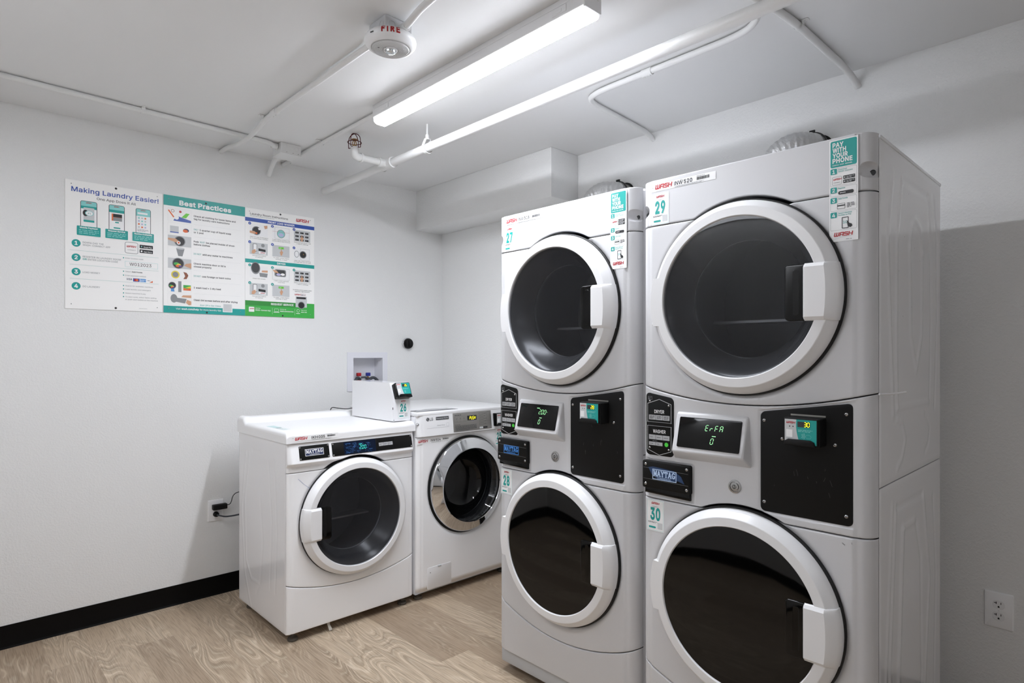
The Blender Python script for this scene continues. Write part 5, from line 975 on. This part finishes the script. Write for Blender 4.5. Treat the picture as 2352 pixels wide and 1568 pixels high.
for i, (n, x, y, k) in enumerate(cells):
    h = .066; p.rect(x, y-h, x+.100, y, LGREY if k in (2, 3, 4) else WHITE, 1); p.circ(x, y+.001, .0080, BLUE if i < 6 else TEAL, 5, n=20); p.text(n, x, y-.0025, .0065, WHITE, None, 'c', .02, l=7)
    if k == 2: keys(x, y)
    elif k == 3: card(x, y)
    elif k == 4: go(x, y)
    elif k == 0: p.circ(x+.037, y-.036, .025, GREY, 2); p.circ(x+.037, y-.036, .021, INK, 3); p.poly([(x, y-.040), (x+.025, y-.040), (x+.040, y-.050), (x+.025, y-.056), (x, y-.052)], SKIN, 4); p.poly([(x+.045, y-.022), (x+.075, y-.010), (x+.082, y-.022), (x+.050, y-.032)], WHITE, 5); p.poly([(x+.078, y-.004), (x+.098, y), (x+.098, y-.016), (x+.084, y-.022)], SKIN, 6); p.circ(x+.037, y-.050, .005, ORANGE, 6)
    elif k == 1: p.frame(x+.014, y-h, x+.100, y, .0008, GREY, 2); p.circ(x+.050, y-.036, .024, GREY, 2); p.circ(x+.050, y-.036, .021, TEALL, 3); p.circ(x+.050, y-.042, .015, LAV, 4, .010); p.line([(x, y-.026), (x+.100, y-.026)], .0008, RED, 5)
    elif k == 5: p.frame(x+.040, y-h, x+.096, y, .0008, GREY, 2); p.circ(x+.055, y-.034, .022, GREY, 3); p.circ(x+.055, y-.034, .018, INK, 4); p.circ(x+.016, y-.034, .014, GREY, 3, .020); p.circ(x+.016, y-.034, .011, WHITE, 4, .017); p.circ(x+.058, y-.032, .003, BRASS, 5)
    elif k == 6: p.circ(x+.032, y-.014, .026, GREY, 2, .034); p.circ(x+.032, y-.012, .022, DGREY, 3, .028); p.poly([(x+.052, y-.038), (x+.100, y-.040), (x+.096, y-.062), (x+.056, y-.060)], GREY, 4); p.poly([(x+.100, y-.022), (x+.068, y-.024), (x+.066, y-.034), (x+.100, y-.034)], SKIN, 5)
    elif k == 7: p.frame(x, y-h, x+.100, y, .0008, GREY, 2); p.rr(x+.012, y-.048, x+.080, y-.006, .010, GREY, 2); p.rr(x+.018, y-.043, x+.074, y-.010, .008, DGREY, 3); p.circ(x+.036, y-.036, .014, LAV, 4, .007); p.circ(x+.060, y-.034, .012, PAPER, 5, .007); p.poly([(x, y-.010), (x+.025, y-.014), (x+.036, y-.028), (x+.012, y-.026)], SKIN, 6)
    ys_ = y-h-.0085
    for q, s in enumerate(caps[i]):
        if s: p.text(s, x+.052, ys_-q*.0085, .0048, DGREY, min(.104, .0042*len(s)), 'c')
for q, s in enumerate(('To submit a service request, please', 'report the 6-digit machine ID.')): p.text(s, .330, -.4405-q*.009, .0048, INK, (.116, .092)[q], 'c', .01)
p.wash(.284, -.470, .0085, RED, 3); p.frame(.318, -.473, .350, -.459, .0006, RED, 3); p.bars(.320, -.470, .046, .007, 1, INK, 3)
p.rect(.289, -.540, .358, -.477, LGREY, 3); p.rect(.294, -.491, .352, -.480, INK, 4); p.circ(.324, -.528, .022, GREY, 4); p.circ(.324, -.528, .018, INK, 5)
p.rr(.020, -.579, .050, -.551, .003, WHITE, 3); p.wash(.026, -.564, .006, RED, 5); p.text('Use the', .056, -.5605, .0062, WHITE, .028, l=3); p.text('WASH-Connect App', .056, -.5715, .0068, WHITE, .086, 'l', .02, l=3)
p.rect(.1515, -.588, .1523, -.552, WHITE, 3); p.frame(.163, -.571, .188, -.556, .0012, WHITE, 3); p.rect(.159, -.577, .192, -.574, WHITE, 3); p.text('Online at', .196, -.5605, .0062, WHITE, .036, l=3); p.text('wash.com/service', .196, -.5715, .0068, WHITE, .080, 'l', .02, l=3)
p.rect(.2845, -.588, .2853, -.552, WHITE, 3); p.line([(.304+.008*math.cos(t), -.561+.008*math.sin(t)) for t in [2*PI*i/14 for i in range(15)]], .0014, WHITE, 3); p.line([(.294, -.577), (.314, -.577)], .003, WHITE, 3); p.text('Call us at', .322, -.5605, .0062, WHITE, .034, l=3); p.bars(.322, -.572, .060, .007, 1, WHITE, 3)
p.bars(.355, -.597, .026, .003, 1, GREEND, 3)
p.build('poster_print', P3); pins(P3, 1.2515, [(.199, -.010), (.212, -.594)])

# ------------------------------------------------------------------ recessed water supply box
WA = lambda x, y, h: (x, YB-h, y)
sb = thing('water_supply_box', 'white recessed water supply box with red and blue valves, above the left dryer', 'supply box', (2.02, YB, 1.057))
def rel(fx): return lambda x, y, h: (x-2.02, -h, y-1.057)
R_ = rel(0); fr = MB(); a, b, c, d_ = 1.874, 2.163, 1.057, 1.303
for q in ((a, c, HB[0], d_), (HB[1], c, b, d_), (HB[0], HB[3], HB[1], d_), (HB[0], c, HB[1], HB[2])): fr.box((q[0]-2.02, -.005, q[1]-1.057), (q[2]-2.02, -.0003, q[3]-1.057))
fr.build('face_frame', mat('box_plastic', 'dcdce2', .35), sb)
tr_ = MB(); x0, x1, z0, z1, dp = HB[0]-2.02, HB[1]-2.02, HB[2]-1.057, HB[3]-1.057, .088
tr_.add([(x0, 0, z0), (x1, 0, z0), (x1, 0, z1), (x0, 0, z1), (x0+.006, dp, z0), (x1-.006, dp, z0), (x1-.006, dp, z1), (x0+.006, dp, z1)], [[0, 1, 5, 4], [1, 2, 6, 5], [2, 3, 7, 6], [3, 0, 4, 7], [4, 5, 6, 7]], 0, False).build('recess', MATS['box_plastic'], sb)
for x, m, nm in ((1.983, REDH, 'red'), (2.050, BLUEH, 'blue')):
    v = MB().lathe([(0, .0), (.011, 0), (.011, .022), (.013, .024), (.013, .032), (.007, .034), (.007, .040), (0, .040)], lambda a, b, h, x=x: (x-2.02+a, .050+b, .050+h), 16).build('valve', BRASS, sb)
    tag(MB().box((x-2.02-.014, .040, .092), (x-2.02+.015, .058, .114), .003).build('valve_handle', m, v), '%s plastic valve handle' % nm)
    sx = 1 if nm == 'blue' else -1
    MB().tube(smooth_path([(x-2.02, .030, .070), (x-2.02+sx*.020, .020, .086), (x-2.02+sx*.045, .012, .070), (x-2.02+sx*.052, .006, .040), (x-2.02+sx*.050, -.018, .028), (x-2.02+sx*.05, -.02, -.15)], .02, 6), .009, 12).build('hose', HOSE, sb)
MB().tube(smooth_path([(-.037, .02, .085), (-.01, .01, .088), (.012, .008, .070)], .01, 5), .006, 8).build('hose_clip', HOSE, sb)

# round black cap on the wall
kb = thing('wall_fitting', 'small round black cap with chrome rim on the wall right of the supply box', 'wall fitting', (2.319, YB, 1.362))
MB().lathe([(.040, 0), (.040, .004), (.036, .012), (.033, .014)], lambda x, y, h: (x, -h, y), 40).build('rim', CHROME, kb)
MB().lathe([(.036, .006), (.035, .022), (.031, .028), (.024, .030), (0, .030)], lambda x, y, h: (x, -h, y), 40).box((-.006, -.036, -.024), (.006, -.029, .024), .002, 2).build('cap', BLACKG, kb)

# ------------------------------------------------------------------ outlets
def outlet(name, label, loc, rz, W, H, t20):
    R = thing(name, label, 'electrical outlet', loc, rz)
    def f(x, y, h): return (x, -h, y)
    pl = MB().prism(rrect(-W/2, -H/2, W/2, H/2, .003), f, 0, .006, .0035, 3).build('cover_plate', ENAMEL, R)
    for s in (1, -1):
        cz = s*.0195; r = .0172
        oc = [(x, y) for x, y in [(r*math.cos(t), r*math.sin(t)) for t in [2*PI*i/28 for i in range(28)]]]
        oc = [(x, max(-.0145, min(.0145, y))+cz) for x, y in oc]
        rc = MB().prism(oc, f, .004, .0072, .0006, 1).build('receptacle', PLASTIC, R)
        p = Print(f, .0074); p.rect(-.0075, cz+.001, -.0052, cz+.009, INK, 1)
        if t20: p.rect(-.0125, cz+.004, -.0052, cz+.0062, INK, 1)
        p.rect(.0052, cz+.0015, .0072, cz+.0085, INK, 1); p.poly([(-.0026, cz-.010), (.0026, cz-.010), (.0026, cz-.006), (.0012, cz-.004), (-.0012, cz-.004), (-.0026, cz-.006)], INK, 1); p.build('slots', rc)
    MB().lathe([(0, .0075), (.0022, .007), (.0028, .006)], f, 12).build('screw', PLASTIC, R)
    return R
outlet('wall_outlet', 'white duplex outlet low on the right wall in shadow', (XR, .3665, .4310), -PI/2, .078, .120, True)
outlet('wall_outlet', 'white duplex outlet on the back wall with two black plugs in it', (1.097, YB, .4530), 0, .078, .113, False)
ad = thing('power_adapter', 'black power adapter plugged into the upper socket of the left outlet', 'power adapter', (1.098, YB-.0075, .4735))
MB().box((-.022, -.030, -.014), (.050, 0, .014), .004, 3).build('body', BLACK, ad)
MB().tube(smooth_path([(.048, -.016, .004), (.066, -.018, .004), (.074, -.018, .020), (.080, -.016, .045), (.094, -.02, .062), (.14, -.03, .070)], .012, 5), .0022, 8).build('cord', CORD, ad)
pg = thing('power_plug', 'black round plug and cord in the lower socket of the left outlet', 'plug', (1.097, YB-.0075, .4335))
MB().lathe([(0, .022), (.010, .021), (.0135, .014), (.0145, 0), (0, 0)], lambda x, y, h: (x, -h, y), 20).build('body', BLACK, pg)
MB().tube(smooth_path([(.0, -.020, -.002), (.010, -.030, -.004), (.035, -.036, -.014), (.08, -.036, -.016), (.16, -.03, -.014)], .015, 5), .0042, 10).build('cord', HOSE, pg)
tag(MB().tube(smooth_path([(1.640, 3.262, .90), (1.645, 3.245, .990), (1.668, 3.190, .9845), (1.690, 3.150, .9815), (1.712, 3.112, .990)], .02, 6), .0024, 8).build('electrical_cable', CORD), 'thin black cord lying along the back ledge of the dryer lid', 'cord')
# ------------------------------------------------------------------ exhaust ducts
def duct(name, label, y):
    R = thing(name, label, 'exhaust duct', (XR, y, 2.125), 0, 'foil dryer exhaust ducts')
    path = smooth_path([(-.050, 0, 0), (-.085, .004, .0), (-.125, .055, .004), (-.128, .120, -.030), (-.128, .150, -.110), (-.128, .155, -.30), (-.128, .155, -.60)], .05, 8)
    n = len(path); P = [Vector(q) for q in path]
    # resample finely for the corrugation
    L = [0]
    for i in range(1, n): L.append(L[-1]+(P[i]-P[i-1]).length)
    m = 330; Q = []
    for k in range(m+1):
        s = L[-1]*k/m; i = 1
        while i < n-1 and L[i] < s: i += 1
        t = (s-L[i-1])/max(1e-9, L[i]-L[i-1]); Q.append(P[i-1].lerp(P[i], t))
    tot = L[-1]; rnd = random.Random(int(y*100))
    jit = [rnd.uniform(-.0003, .0003) for _ in range(m+2)]
    MB().tube(Q, lambda t: .050+.0011*math.sin(2*PI*t*tot/.016)+jit[int(t*m)], 40).build('flexible_hose', FOIL, R, 60)
    MB().tube([(-.001, 0, 0), (-.060, 0, 0)], .0495, 36).build('collar', GALV, R)
    MB().lathe([(.0565, 0), (.0568, .004), (.0565, .008), (.052, .008), (.052, 0), (.0565, 0)], lambda a, b, h: (-.054-h, a, b), 40).box((-.062, -.010, .053), (-.054, .012, .066), .002, 2).build('clamp', [mat('dark_clamp', '2a2a2a', .4, metal=.6)], R)
    MB().lathe([(.050, .0008), (.058, .0014), (.0605, .0006)], lambda a, b, h: (-h, a, b), 40).build('wall_gap', GASKET, R)
duct('exhaust_duct', 'crinkled foil exhaust duct entering the wall above the nearest stacked unit', .948)
duct('exhaust_duct', 'crinkled foil exhaust duct entering the wall above the far stacked unit', 1.905)

# ------------------------------------------------------------------ ceiling: lamp, alarm, pipes, conduits
def fixture(lx0, ly0, lens, label):
    lx1, ly1 = lx0+.079, ly0+1.220
    lf = thing('ceiling_light', label, 'ceiling light', ((lx0+lx1)/2, (ly0+ly1)/2, ZC))
    w2, l2 = (lx1-lx0)/2, (ly1-ly0)/2
    MB().box((-w2, -l2, -.052), (w2, l2, 0), .002, 2).box((-w2-.0015, -l2+.01, -.020), (w2+.0015, l2-.01, -.016)).build('housing', PLASTIC, lf)
    prof = [(-(w2-.003), -.0515), (-(w2-.003), -.0590)]+[(-(w2-.003)+.022-.022*math.cos(t), -.0590-.0200*math.sin(t)) for t in [PI/2*i/6 for i in range(1, 7)]]
    prof += [(-x, z) for x, z in prof[::-1]]
    n = len(prof); V = [(x, -l2+.003, z) for x, z in prof]+[(x, l2-.003, z) for x, z in prof]
    MB().add(V, [[i, i+1, i+1+n, i+n] for i in range(n-1)]+[list(range(n)), list(range(n, 2*n))[::-1]], 0, True).build('diffuser', lens, lf)
    for y in (-l2+.10, l2-.10): MB().box((-w2-.002, y-.03, -.044), (-w2+.001, y+.03, -.022), .001, 1).box((-w2-.0035, y-.012, -.040), (-w2, y+.012, -.030), .001, 1).build('latch', PLASTIC, lf)
    MB().box((-w2, -l2-.004, -.058), (w2, -l2+.003, 0), .001, 1).lathe([(.004, 0), (0, .004)], lambda a, b, h: (.022+a, -l2-.004-h, -.020+b), 10).build('end_cap', PLASTIC, lf)
fixture(1.418, 1.184, LENS, 'long white linear ceiling fixture with a brightly lit diffuser')
for lab, px_, py_, lens in (('flat rectangular fill light panel added on the ceiling near the left wall, outside the picture', -.19, 1.78, FILL_LENS_LEFT), ('flat rectangular fill light panel added on the ceiling behind the camera, outside the picture', .55, -1.00, FILL_LENS_REAR)):
    fill_panel = thing('ceiling_light', lab, 'ceiling light', (px_, py_, ZC), 0, 'added ceiling fill panels')  # unseen panels added only to brighten the left and lower areas
    MB().box((-.20, -.61, -.030), (.20, .61, 0), .002, 1).build('housing', PLASTIC, fill_panel)
    MB().box((-.19, -.60, -.032), (.19, .60, -.029)).build('diffuser', lens, fill_panel)

al = thing('fire_alarm', 'round white ceiling alarm with red FIRE lettering on a square box', 'fire alarm', (1.1150, 1.7740, ZC))
bx = MB().box((-.052, -.052, -.054), (.050, .050, -.0005), .0015, 1).build('mounting_box', mat('box_paint', 'c4c4c6', .35, metal=.25), al)
Fy = lambda x, y, h: (x, -.052-h, y)
for fx in (lambda x, y, h: (x, -.0522-h, y), lambda x, y, h: (-.0522-h, -x, y)):
    for c in (-.026, .028): MB().lathe([(.0125, 0), (.0122, .0008), (.0112, .0008), (.0108, 0)], lambda a, b, h, c=c, fx=fx: fx(c+a, -.026+b, h), 24).build('knockout', MATS['box_paint'], bx)
dn = lambda x, y, h: (x, y, h)
hd = MB().lathe([(.050, -.040), (.072, -.040), (.080, -.043), (.0855, -.050), (.0865, -.058), (.0845, -.066), (.076, -.075), (.068, -.0795), (.0655, -.0795), (.064, -.078)], dn, 96).build('housing', PLASTIC, al)
MB().lathe([(.0645, -.0785), (.060, -.0815), (.045, -.0835), (.026, -.0835), (.024, -.0815), (.018, -.081)], dn, 72).build('grille', GRILLE, al)
for k in range(9): MB().lathe([(.030+k*.0037, -.0832+max(0, k-4)*.0003), (.0308+k*.0037, -.0845+max(0, k-4)*.0004), (.0316+k*.0037, -.0832+max(0, k-4)*.0004)], dn, 60).build('grille_ring', PLASTIC, al)
MB().lathe([(.0235, -.0815), (.0225, -.086), (.019, -.0865), (.0185, -.083)], dn, 40).lathe([(.0185, -.083), (.016, -.092), (.009, -.096), (0, -.097)], dn, 16, 1).build('strobe_lens', [PLASTIC, STROBE], al)
MB().lathe([(.003, -.0835), (0, -.0838)], lambda a, b, h: (-.040+a, .010+b, h-.0005), 10).lathe([(.0022, -.0835), (0, -.0838)], lambda a, b, h: (-.022+a, -.006+b, h-.0012), 10).build('indicator', DGREY, al)
# FIRE lettering wrapped on the rim, towards the camera
th0 = math.atan2(-1.774, -1.115)
def rimf(x, y, h):
    a = th0+x/.0865; t = y/.022           # up the outer side of the rim
    pts = [(.0845, -.066), (.0866, -.058), (.0856, -.050), (.080, -.0432)]
    s = max(0, min(2.999, t*3)); i = int(s); f_ = s-i
    r = pts[i][0]+(pts[i+1][0]-pts[i][0])*f_+h+.0004; z = pts[i][1]+(pts[i+1][1]-pts[i][1])*f_
    return (r*math.cos(a), r*math.sin(a), z)
p = Print(rimf, .0008)
def letter(ox, polys):
    for q in polys: p.line([(ox+x*.0085, .0035+y*.0145) for x, y in q], .0044, REDD, 1)
letter(-.0280, [[(0, 0), (0, .33), (0, .66), (0, 1)], [(0, 1), (.5, 1), (1, 1)], [(0, .52), (.5, .52), (.8, .52)]])
letter(-.0095, [[(0, 0), (0, .33), (0, .66), (0, 1)]])
letter(.0020, [[(0, 0), (0, .33), (0, .66), (0, 1)], [(0, 1), (.5, 1), (.9, .88)], [(.9, .88), (.9, .62)], [(.9, .62), (.4, .48), (0, .48)], [(.4, .48), (.7, .25), (1, 0)]])
letter(.0210, [[(0, 0), (0, .33), (0, .66), (0, 1)], [(0, 1), (.5, 1), (1, 1)], [(0, .5), (.5, .5), (.85, .5)], [(0, 0), (.5, 0), (1, 0)]])
p.rect(-.072, .004, -.058, .0075, INK, 1)
p.build('lettering', hd, label='red capital letters on the rim')

def conduit(name, pts, r, label, straps=(), couplings=(), rb=.06, cat='conduit'):
    R = thing(name, label, cat, pts[0]); o = Vector(pts[0]); L_ = [Vector(q)-o for q in pts]
    MB().tube(smooth_path(L_, rb, 8), r, 16).build('tube', PIPE, R)
    for (c, ax) in straps:       # strap: band round the tube and a screwed ear on the ceiling
        c = Vector(c)-o; s = MB(); A = Vector((1, 0, 0)) if ax == 'x' else Vector((0, 1, 0)); B_ = Vector((0, 1, 0)) if ax == 'x' else Vector((1, 0, 0))
        arc = [c+B_*(r+.0018)*math.cos(t)-Vector((0, 0, 1))*(r+.0018)*math.sin(t) for t in [PI*i/12 for i in range(13)]]
        V = []
        for q in arc:
            for d, k in ((-.008, 1), (.008, 1)): V.append(q+A*d)
        s.add(V, [[2*i, 2*i+1, 2*i+3, 2*i+2] for i in range(12)])
        e = c-B_*(r+.0115); top = ZC-o.z
        a1 = e-A*.008-B_*.009; a2 = e+A*.008+B_*.010
        s.box([min(a1[i], a2[i]) for i in range(2)]+[top-.0035], [max(a1[i], a2[i]) for i in range(2)]+[top-.0005], .0008, 1)
        s.box([min((c-B_*(r+.003)-A*.008)[i], (c-B_*r+A*.008)[i]) for i in range(2)]+[c.z], [max((c-B_*(r+.003)-A*.008)[i], (c-B_*r+A*.008)[i]) for i in range(2)]+[top-.0005])
        s.lathe([(0, -.004), (.003, -.0035), (.004, 0)], lambda x, y, h, e=e, top=top: (e.x+x, e.y+y, top-.0035+h), 10); s.build('strap', PIPE, R)
    for (c, ax, ln) in couplings:
        c = Vector(c)-o; A = Vector((1, 0, 0)) if ax == 'x' else Vector((0, 1, 0)) if ax == 'y' else Vector((0, 0, 1)); s = MB()
        s.tube([c-A*ln/2, c-A*(ln/2-.002), c+A*(ln/2-.002), c+A*ln/2], lambda t: r+.0035, 16)
        B_ = Vector((-1, 0, 0)) if ax != 'x' else Vector((0, -1, 0))
        for d in (-ln/4, ln/4):
            q = c+A*d; s.tube([q, q-Vector((0, 0, r+.007))], .0028, 8)
        s.build('coupling', PIPE, R)
    return R
zc_ = ZC-.0135; r_ = .0115
conduit('electrical_conduit', [(XL, 3.095, zc_), (.185, 3.114, zc_), (1.262, 3.158, zc_), (1.312, 3.190, zc_-.010)], r_, 'white conduit along the ceiling beside the back wall, ending at the junction box',
        [((.679, 3.1345, zc_), 'x')], [((1.292, 3.178, zc_-.004), 'x', .03)], .03)
conduit('electrical_conduit', [(1.115, 1.822, zc_-.012), (1.115, 1.875, zc_-.010), (1.118, 1.93, zc_), (1.118, 2.83, zc_), (1.128, 3.06, zc_-.024), (1.130, 3.22, zc_-.024), (1.126, 3.40, zc_), (1.125, YB, zc_)], r_, 'white conduit running from the fire alarm to the back wall, crossing under another conduit',
        [((1.119, 2.85, zc_), 'y')], [((1.118, 2.745, zc_), 'y', .05)], .05)
conduit('electrical_conduit', [(1.463, 2.392, zc_), (1.460, 2.982, zc_), (1.465, YB, zc_)], .0100, 'white conduit from the far end of the light fixture to the back wall', [((1.460, 2.982, zc_), 'y'), ((1.4645, 3.40, zc_), 'y')])
conduit('electrical_conduit', [(1.365, 3.248, ZC-.030), (1.370, 3.36, ZC-.030), (1.383, 3.44, ZC-.050), (1.385, YB, ZC-.090)], .0130, 'short curved white conduit from the junction box down into the back wall', [], [], .07)
conduit('electrical_conduit', [(1.128, 1.722, ZC-.030), (1.120, 1.66, ZC-.026), (1.112, 1.58, zc_), (1.100, 1.30, zc_), (1.095, .2, zc_), (1.095, YF, zc_)], r_, 'white conduit rising from the near side of the fire alarm', [], [((1.126, 1.706, ZC-.030), 'y', .030)], .08)
conduit('electrical_conduit', [(XR, 1.732, ZC-.036), (2.560, 1.730, zc_), (2.055, 1.690, zc_), (2.010, 1.62, zc_), (2.006, .985, zc_), (1.965, .905, zc_), (1.935, .885, ZC+.02)], r_, 'white conduit with two rounded bends on the ceiling above the stacked units', [], [((2.0095, 1.360, zc_), 'y', .045)], .10)
conduit('electrical_conduit', [(1.30, .930, zc_), (1.80, .852, zc_), (1.96, .828, zc_), (2.085, .820, zc_), (2.50, .818, zc_), (2.57, .812, ZC-.030), (XR, .800, ZC-.066)], .0125, 'white conduit crossing the ceiling above the nearest unit into the right wall', [((2.090, .820, zc_), 'x')], [], .07)

jb = thing('junction_box', 'white square junction box on the ceiling near the back wall', 'junction box', (1.365, 3.195, ZC))
MB().box((-.054, -.054, -.054), (.056, .054, -.0005), .0015, 1).build('box_body', PIPE, jb)
MB().box((-.056, -.056, -.057), (.058, .056, -.054), .001, 1).build('cover', PIPE, jb)
for c in (-.030, .001, .032): MB().lathe([(.0105, 0), (.0102, .0006), (.0095, .0006), (.009, 0)], lambda a, b, h, c=c: (c+a, -.0542-h, -.022+b), 20).build('knockout', PIPE, jb)
for c in (-.022, .012, .040): MB().lathe([(.0018, 0), (0, .0006)], lambda a, b, h, c=c: (c+a, -.0542-h, -.047+b), 8).build('screw_hole', INK, jb)

sp = thing('sprinkler_pipe', 'thick white sprinkler main pipe hung below the ceiling', 'pipe', (1.723, YB, 2.287))
MB().tube([(0, 0, -.004), (0, -.71, -.001), (0, -3.0, .0), (0, YF-YB, 0)], .0205, 28).build('main_pipe', PIPE, sp)
MB().tube([(0, -.665, 0), (0, -.668, 0), (0, -.765, 0), (0, -.768, 0)], lambda t: .0265, 28).lathe([(.0285, 0), (.0285, .008), (.022, .010)], lambda a, b, h: (a, -.762-h, b), 32).lathe([(.0285, 0), (.0285, .008), (.022, .010)], lambda a, b, h: (a, -.672+h, b), 32)\
    .tube([(-.018, -.715, 0), (-.050, -.715, 0)], .0215, 24).tube([(-.044, -.715, 0), (-.055, -.715, 0)], .0245, 24).build('tee_fitting', PIPE, sp)
MB().tube([(-.04, -.715, 0), (-.160, -.715, 0)], .0165, 24).build('branch_pipe', PIPE, sp)
MB().tube(smooth_path([(-.150, -.715, 0), (-.192, -.715, 0), (-.192, -.715, .046)], .034, 10), .0195, 24).tube([(-.150, -.715, 0), (-.159, -.715, 0)], .0235, 24).build('elbow_fitting', PIPE, sp)
hg = thing('pipe_hanger', 'white threaded rod hanger with split ring holding the sprinkler pipe', 'pipe hanger', (1.723, 2.415, ZC))
MB().tube([(0, 0, -.0005), (0, 0, -.070)], .0048, 12).build('rod', PIPE, hg)
MB().lathe([(.008, -.052), (.009, -.055), (.009, -.072), (.013, -.074), (.013, -.078), (0, -.078)], dn, 16).build('nut', PIPE, hg)
arc = [(.0285*math.cos(t)*.86, .0, -.115+.0265*math.sin(t)) for t in [PI*.85+PI*1.3*i/18 for i in range(19)]]
pts = [(-.010, 0, -.074)]+arc+[(.010, 0, -.074)]; V = []; 
for q in pts:
    for d in (-.010, .010): V.append((q[0], d, q[2]))
V2 = [(x*1.10, y, z+(z+.115)*.09) for x, y, z in V]; k = len(V)
ring = MB(); ring.add(V+V2, [[2*i, 2*i+1, 2*i+3, 2*i+2] for i in range(len(pts)-1)]+[[k+2*i, k+2*i+2, k+2*i+3, k+2*i+1] for i in range(len(pts)-1)]+[[2*i, 2*i+2, k+2*i+2, k+2*i] for i in range(len(pts)-1)]+[[2*i+1, k+2*i+1, k+2*i+3, 2*i+3] for i in range(len(pts)-1)]); ring.build('ring', PIPE, hg, 50)

sh = thing('fire_sprinkler', 'brass fire sprinkler head inside a dark red wire cage', 'sprinkler', (1.531, 2.769, 2.333))
MB().lathe([(0, 0), (.011, 0), (.011, .008), (.007, .010), (0, .010)], dn, 16).tube([(-.009, 0, .008), (-.011, 0, .020), (-.005, 0, .032), (0, 0, .036)], .0022, 8).tube([(.009, 0, .008), (.011, 0, .020), (.005, 0, .032), (0, 0, .036)], .0022, 8).tube([(0, 0, .009), (0, 0, .032)], .0025, 8).lathe([(0, .036), (.015, .0355), (.016, .0375), (0, .0385)], dn, 20).build('sprinkler_head', BRASS, sh)
cg = MB()
for a in (0.5, 0.5+PI/2):
    ca, sa = math.cos(a), math.sin(a); R0 = .034; pts = [(-R0, -.004), (-R0, .035), (-R0*.85, .052), (-R0*.4, .064), (0, .0665), (R0*.4, .064), (R0*.85, .052), (R0, .035), (R0, -.004)]
    cg.tube(smooth_path([(x*ca, x*sa, z) for x, z in pts], .012, 4), .0019, 8)
    cg.tube(smooth_path([(-R0*ca, -R0*sa, -.004), (-.010*ca, -.010*sa, -.002), (.010*ca, .010*sa, -.002), (R0*ca, R0*sa, -.004)], .004, 3), .0019, 8)
for z, rr_ in ((.022, .034), (-.003, .013)): cg.tube([(rr_*math.cos(t), rr_*math.sin(t), z) for t in [2*PI*i/28 for i in range(29)]], .0019, 8, cap=False)
cg.build('wire_cage', CAGE, sh)
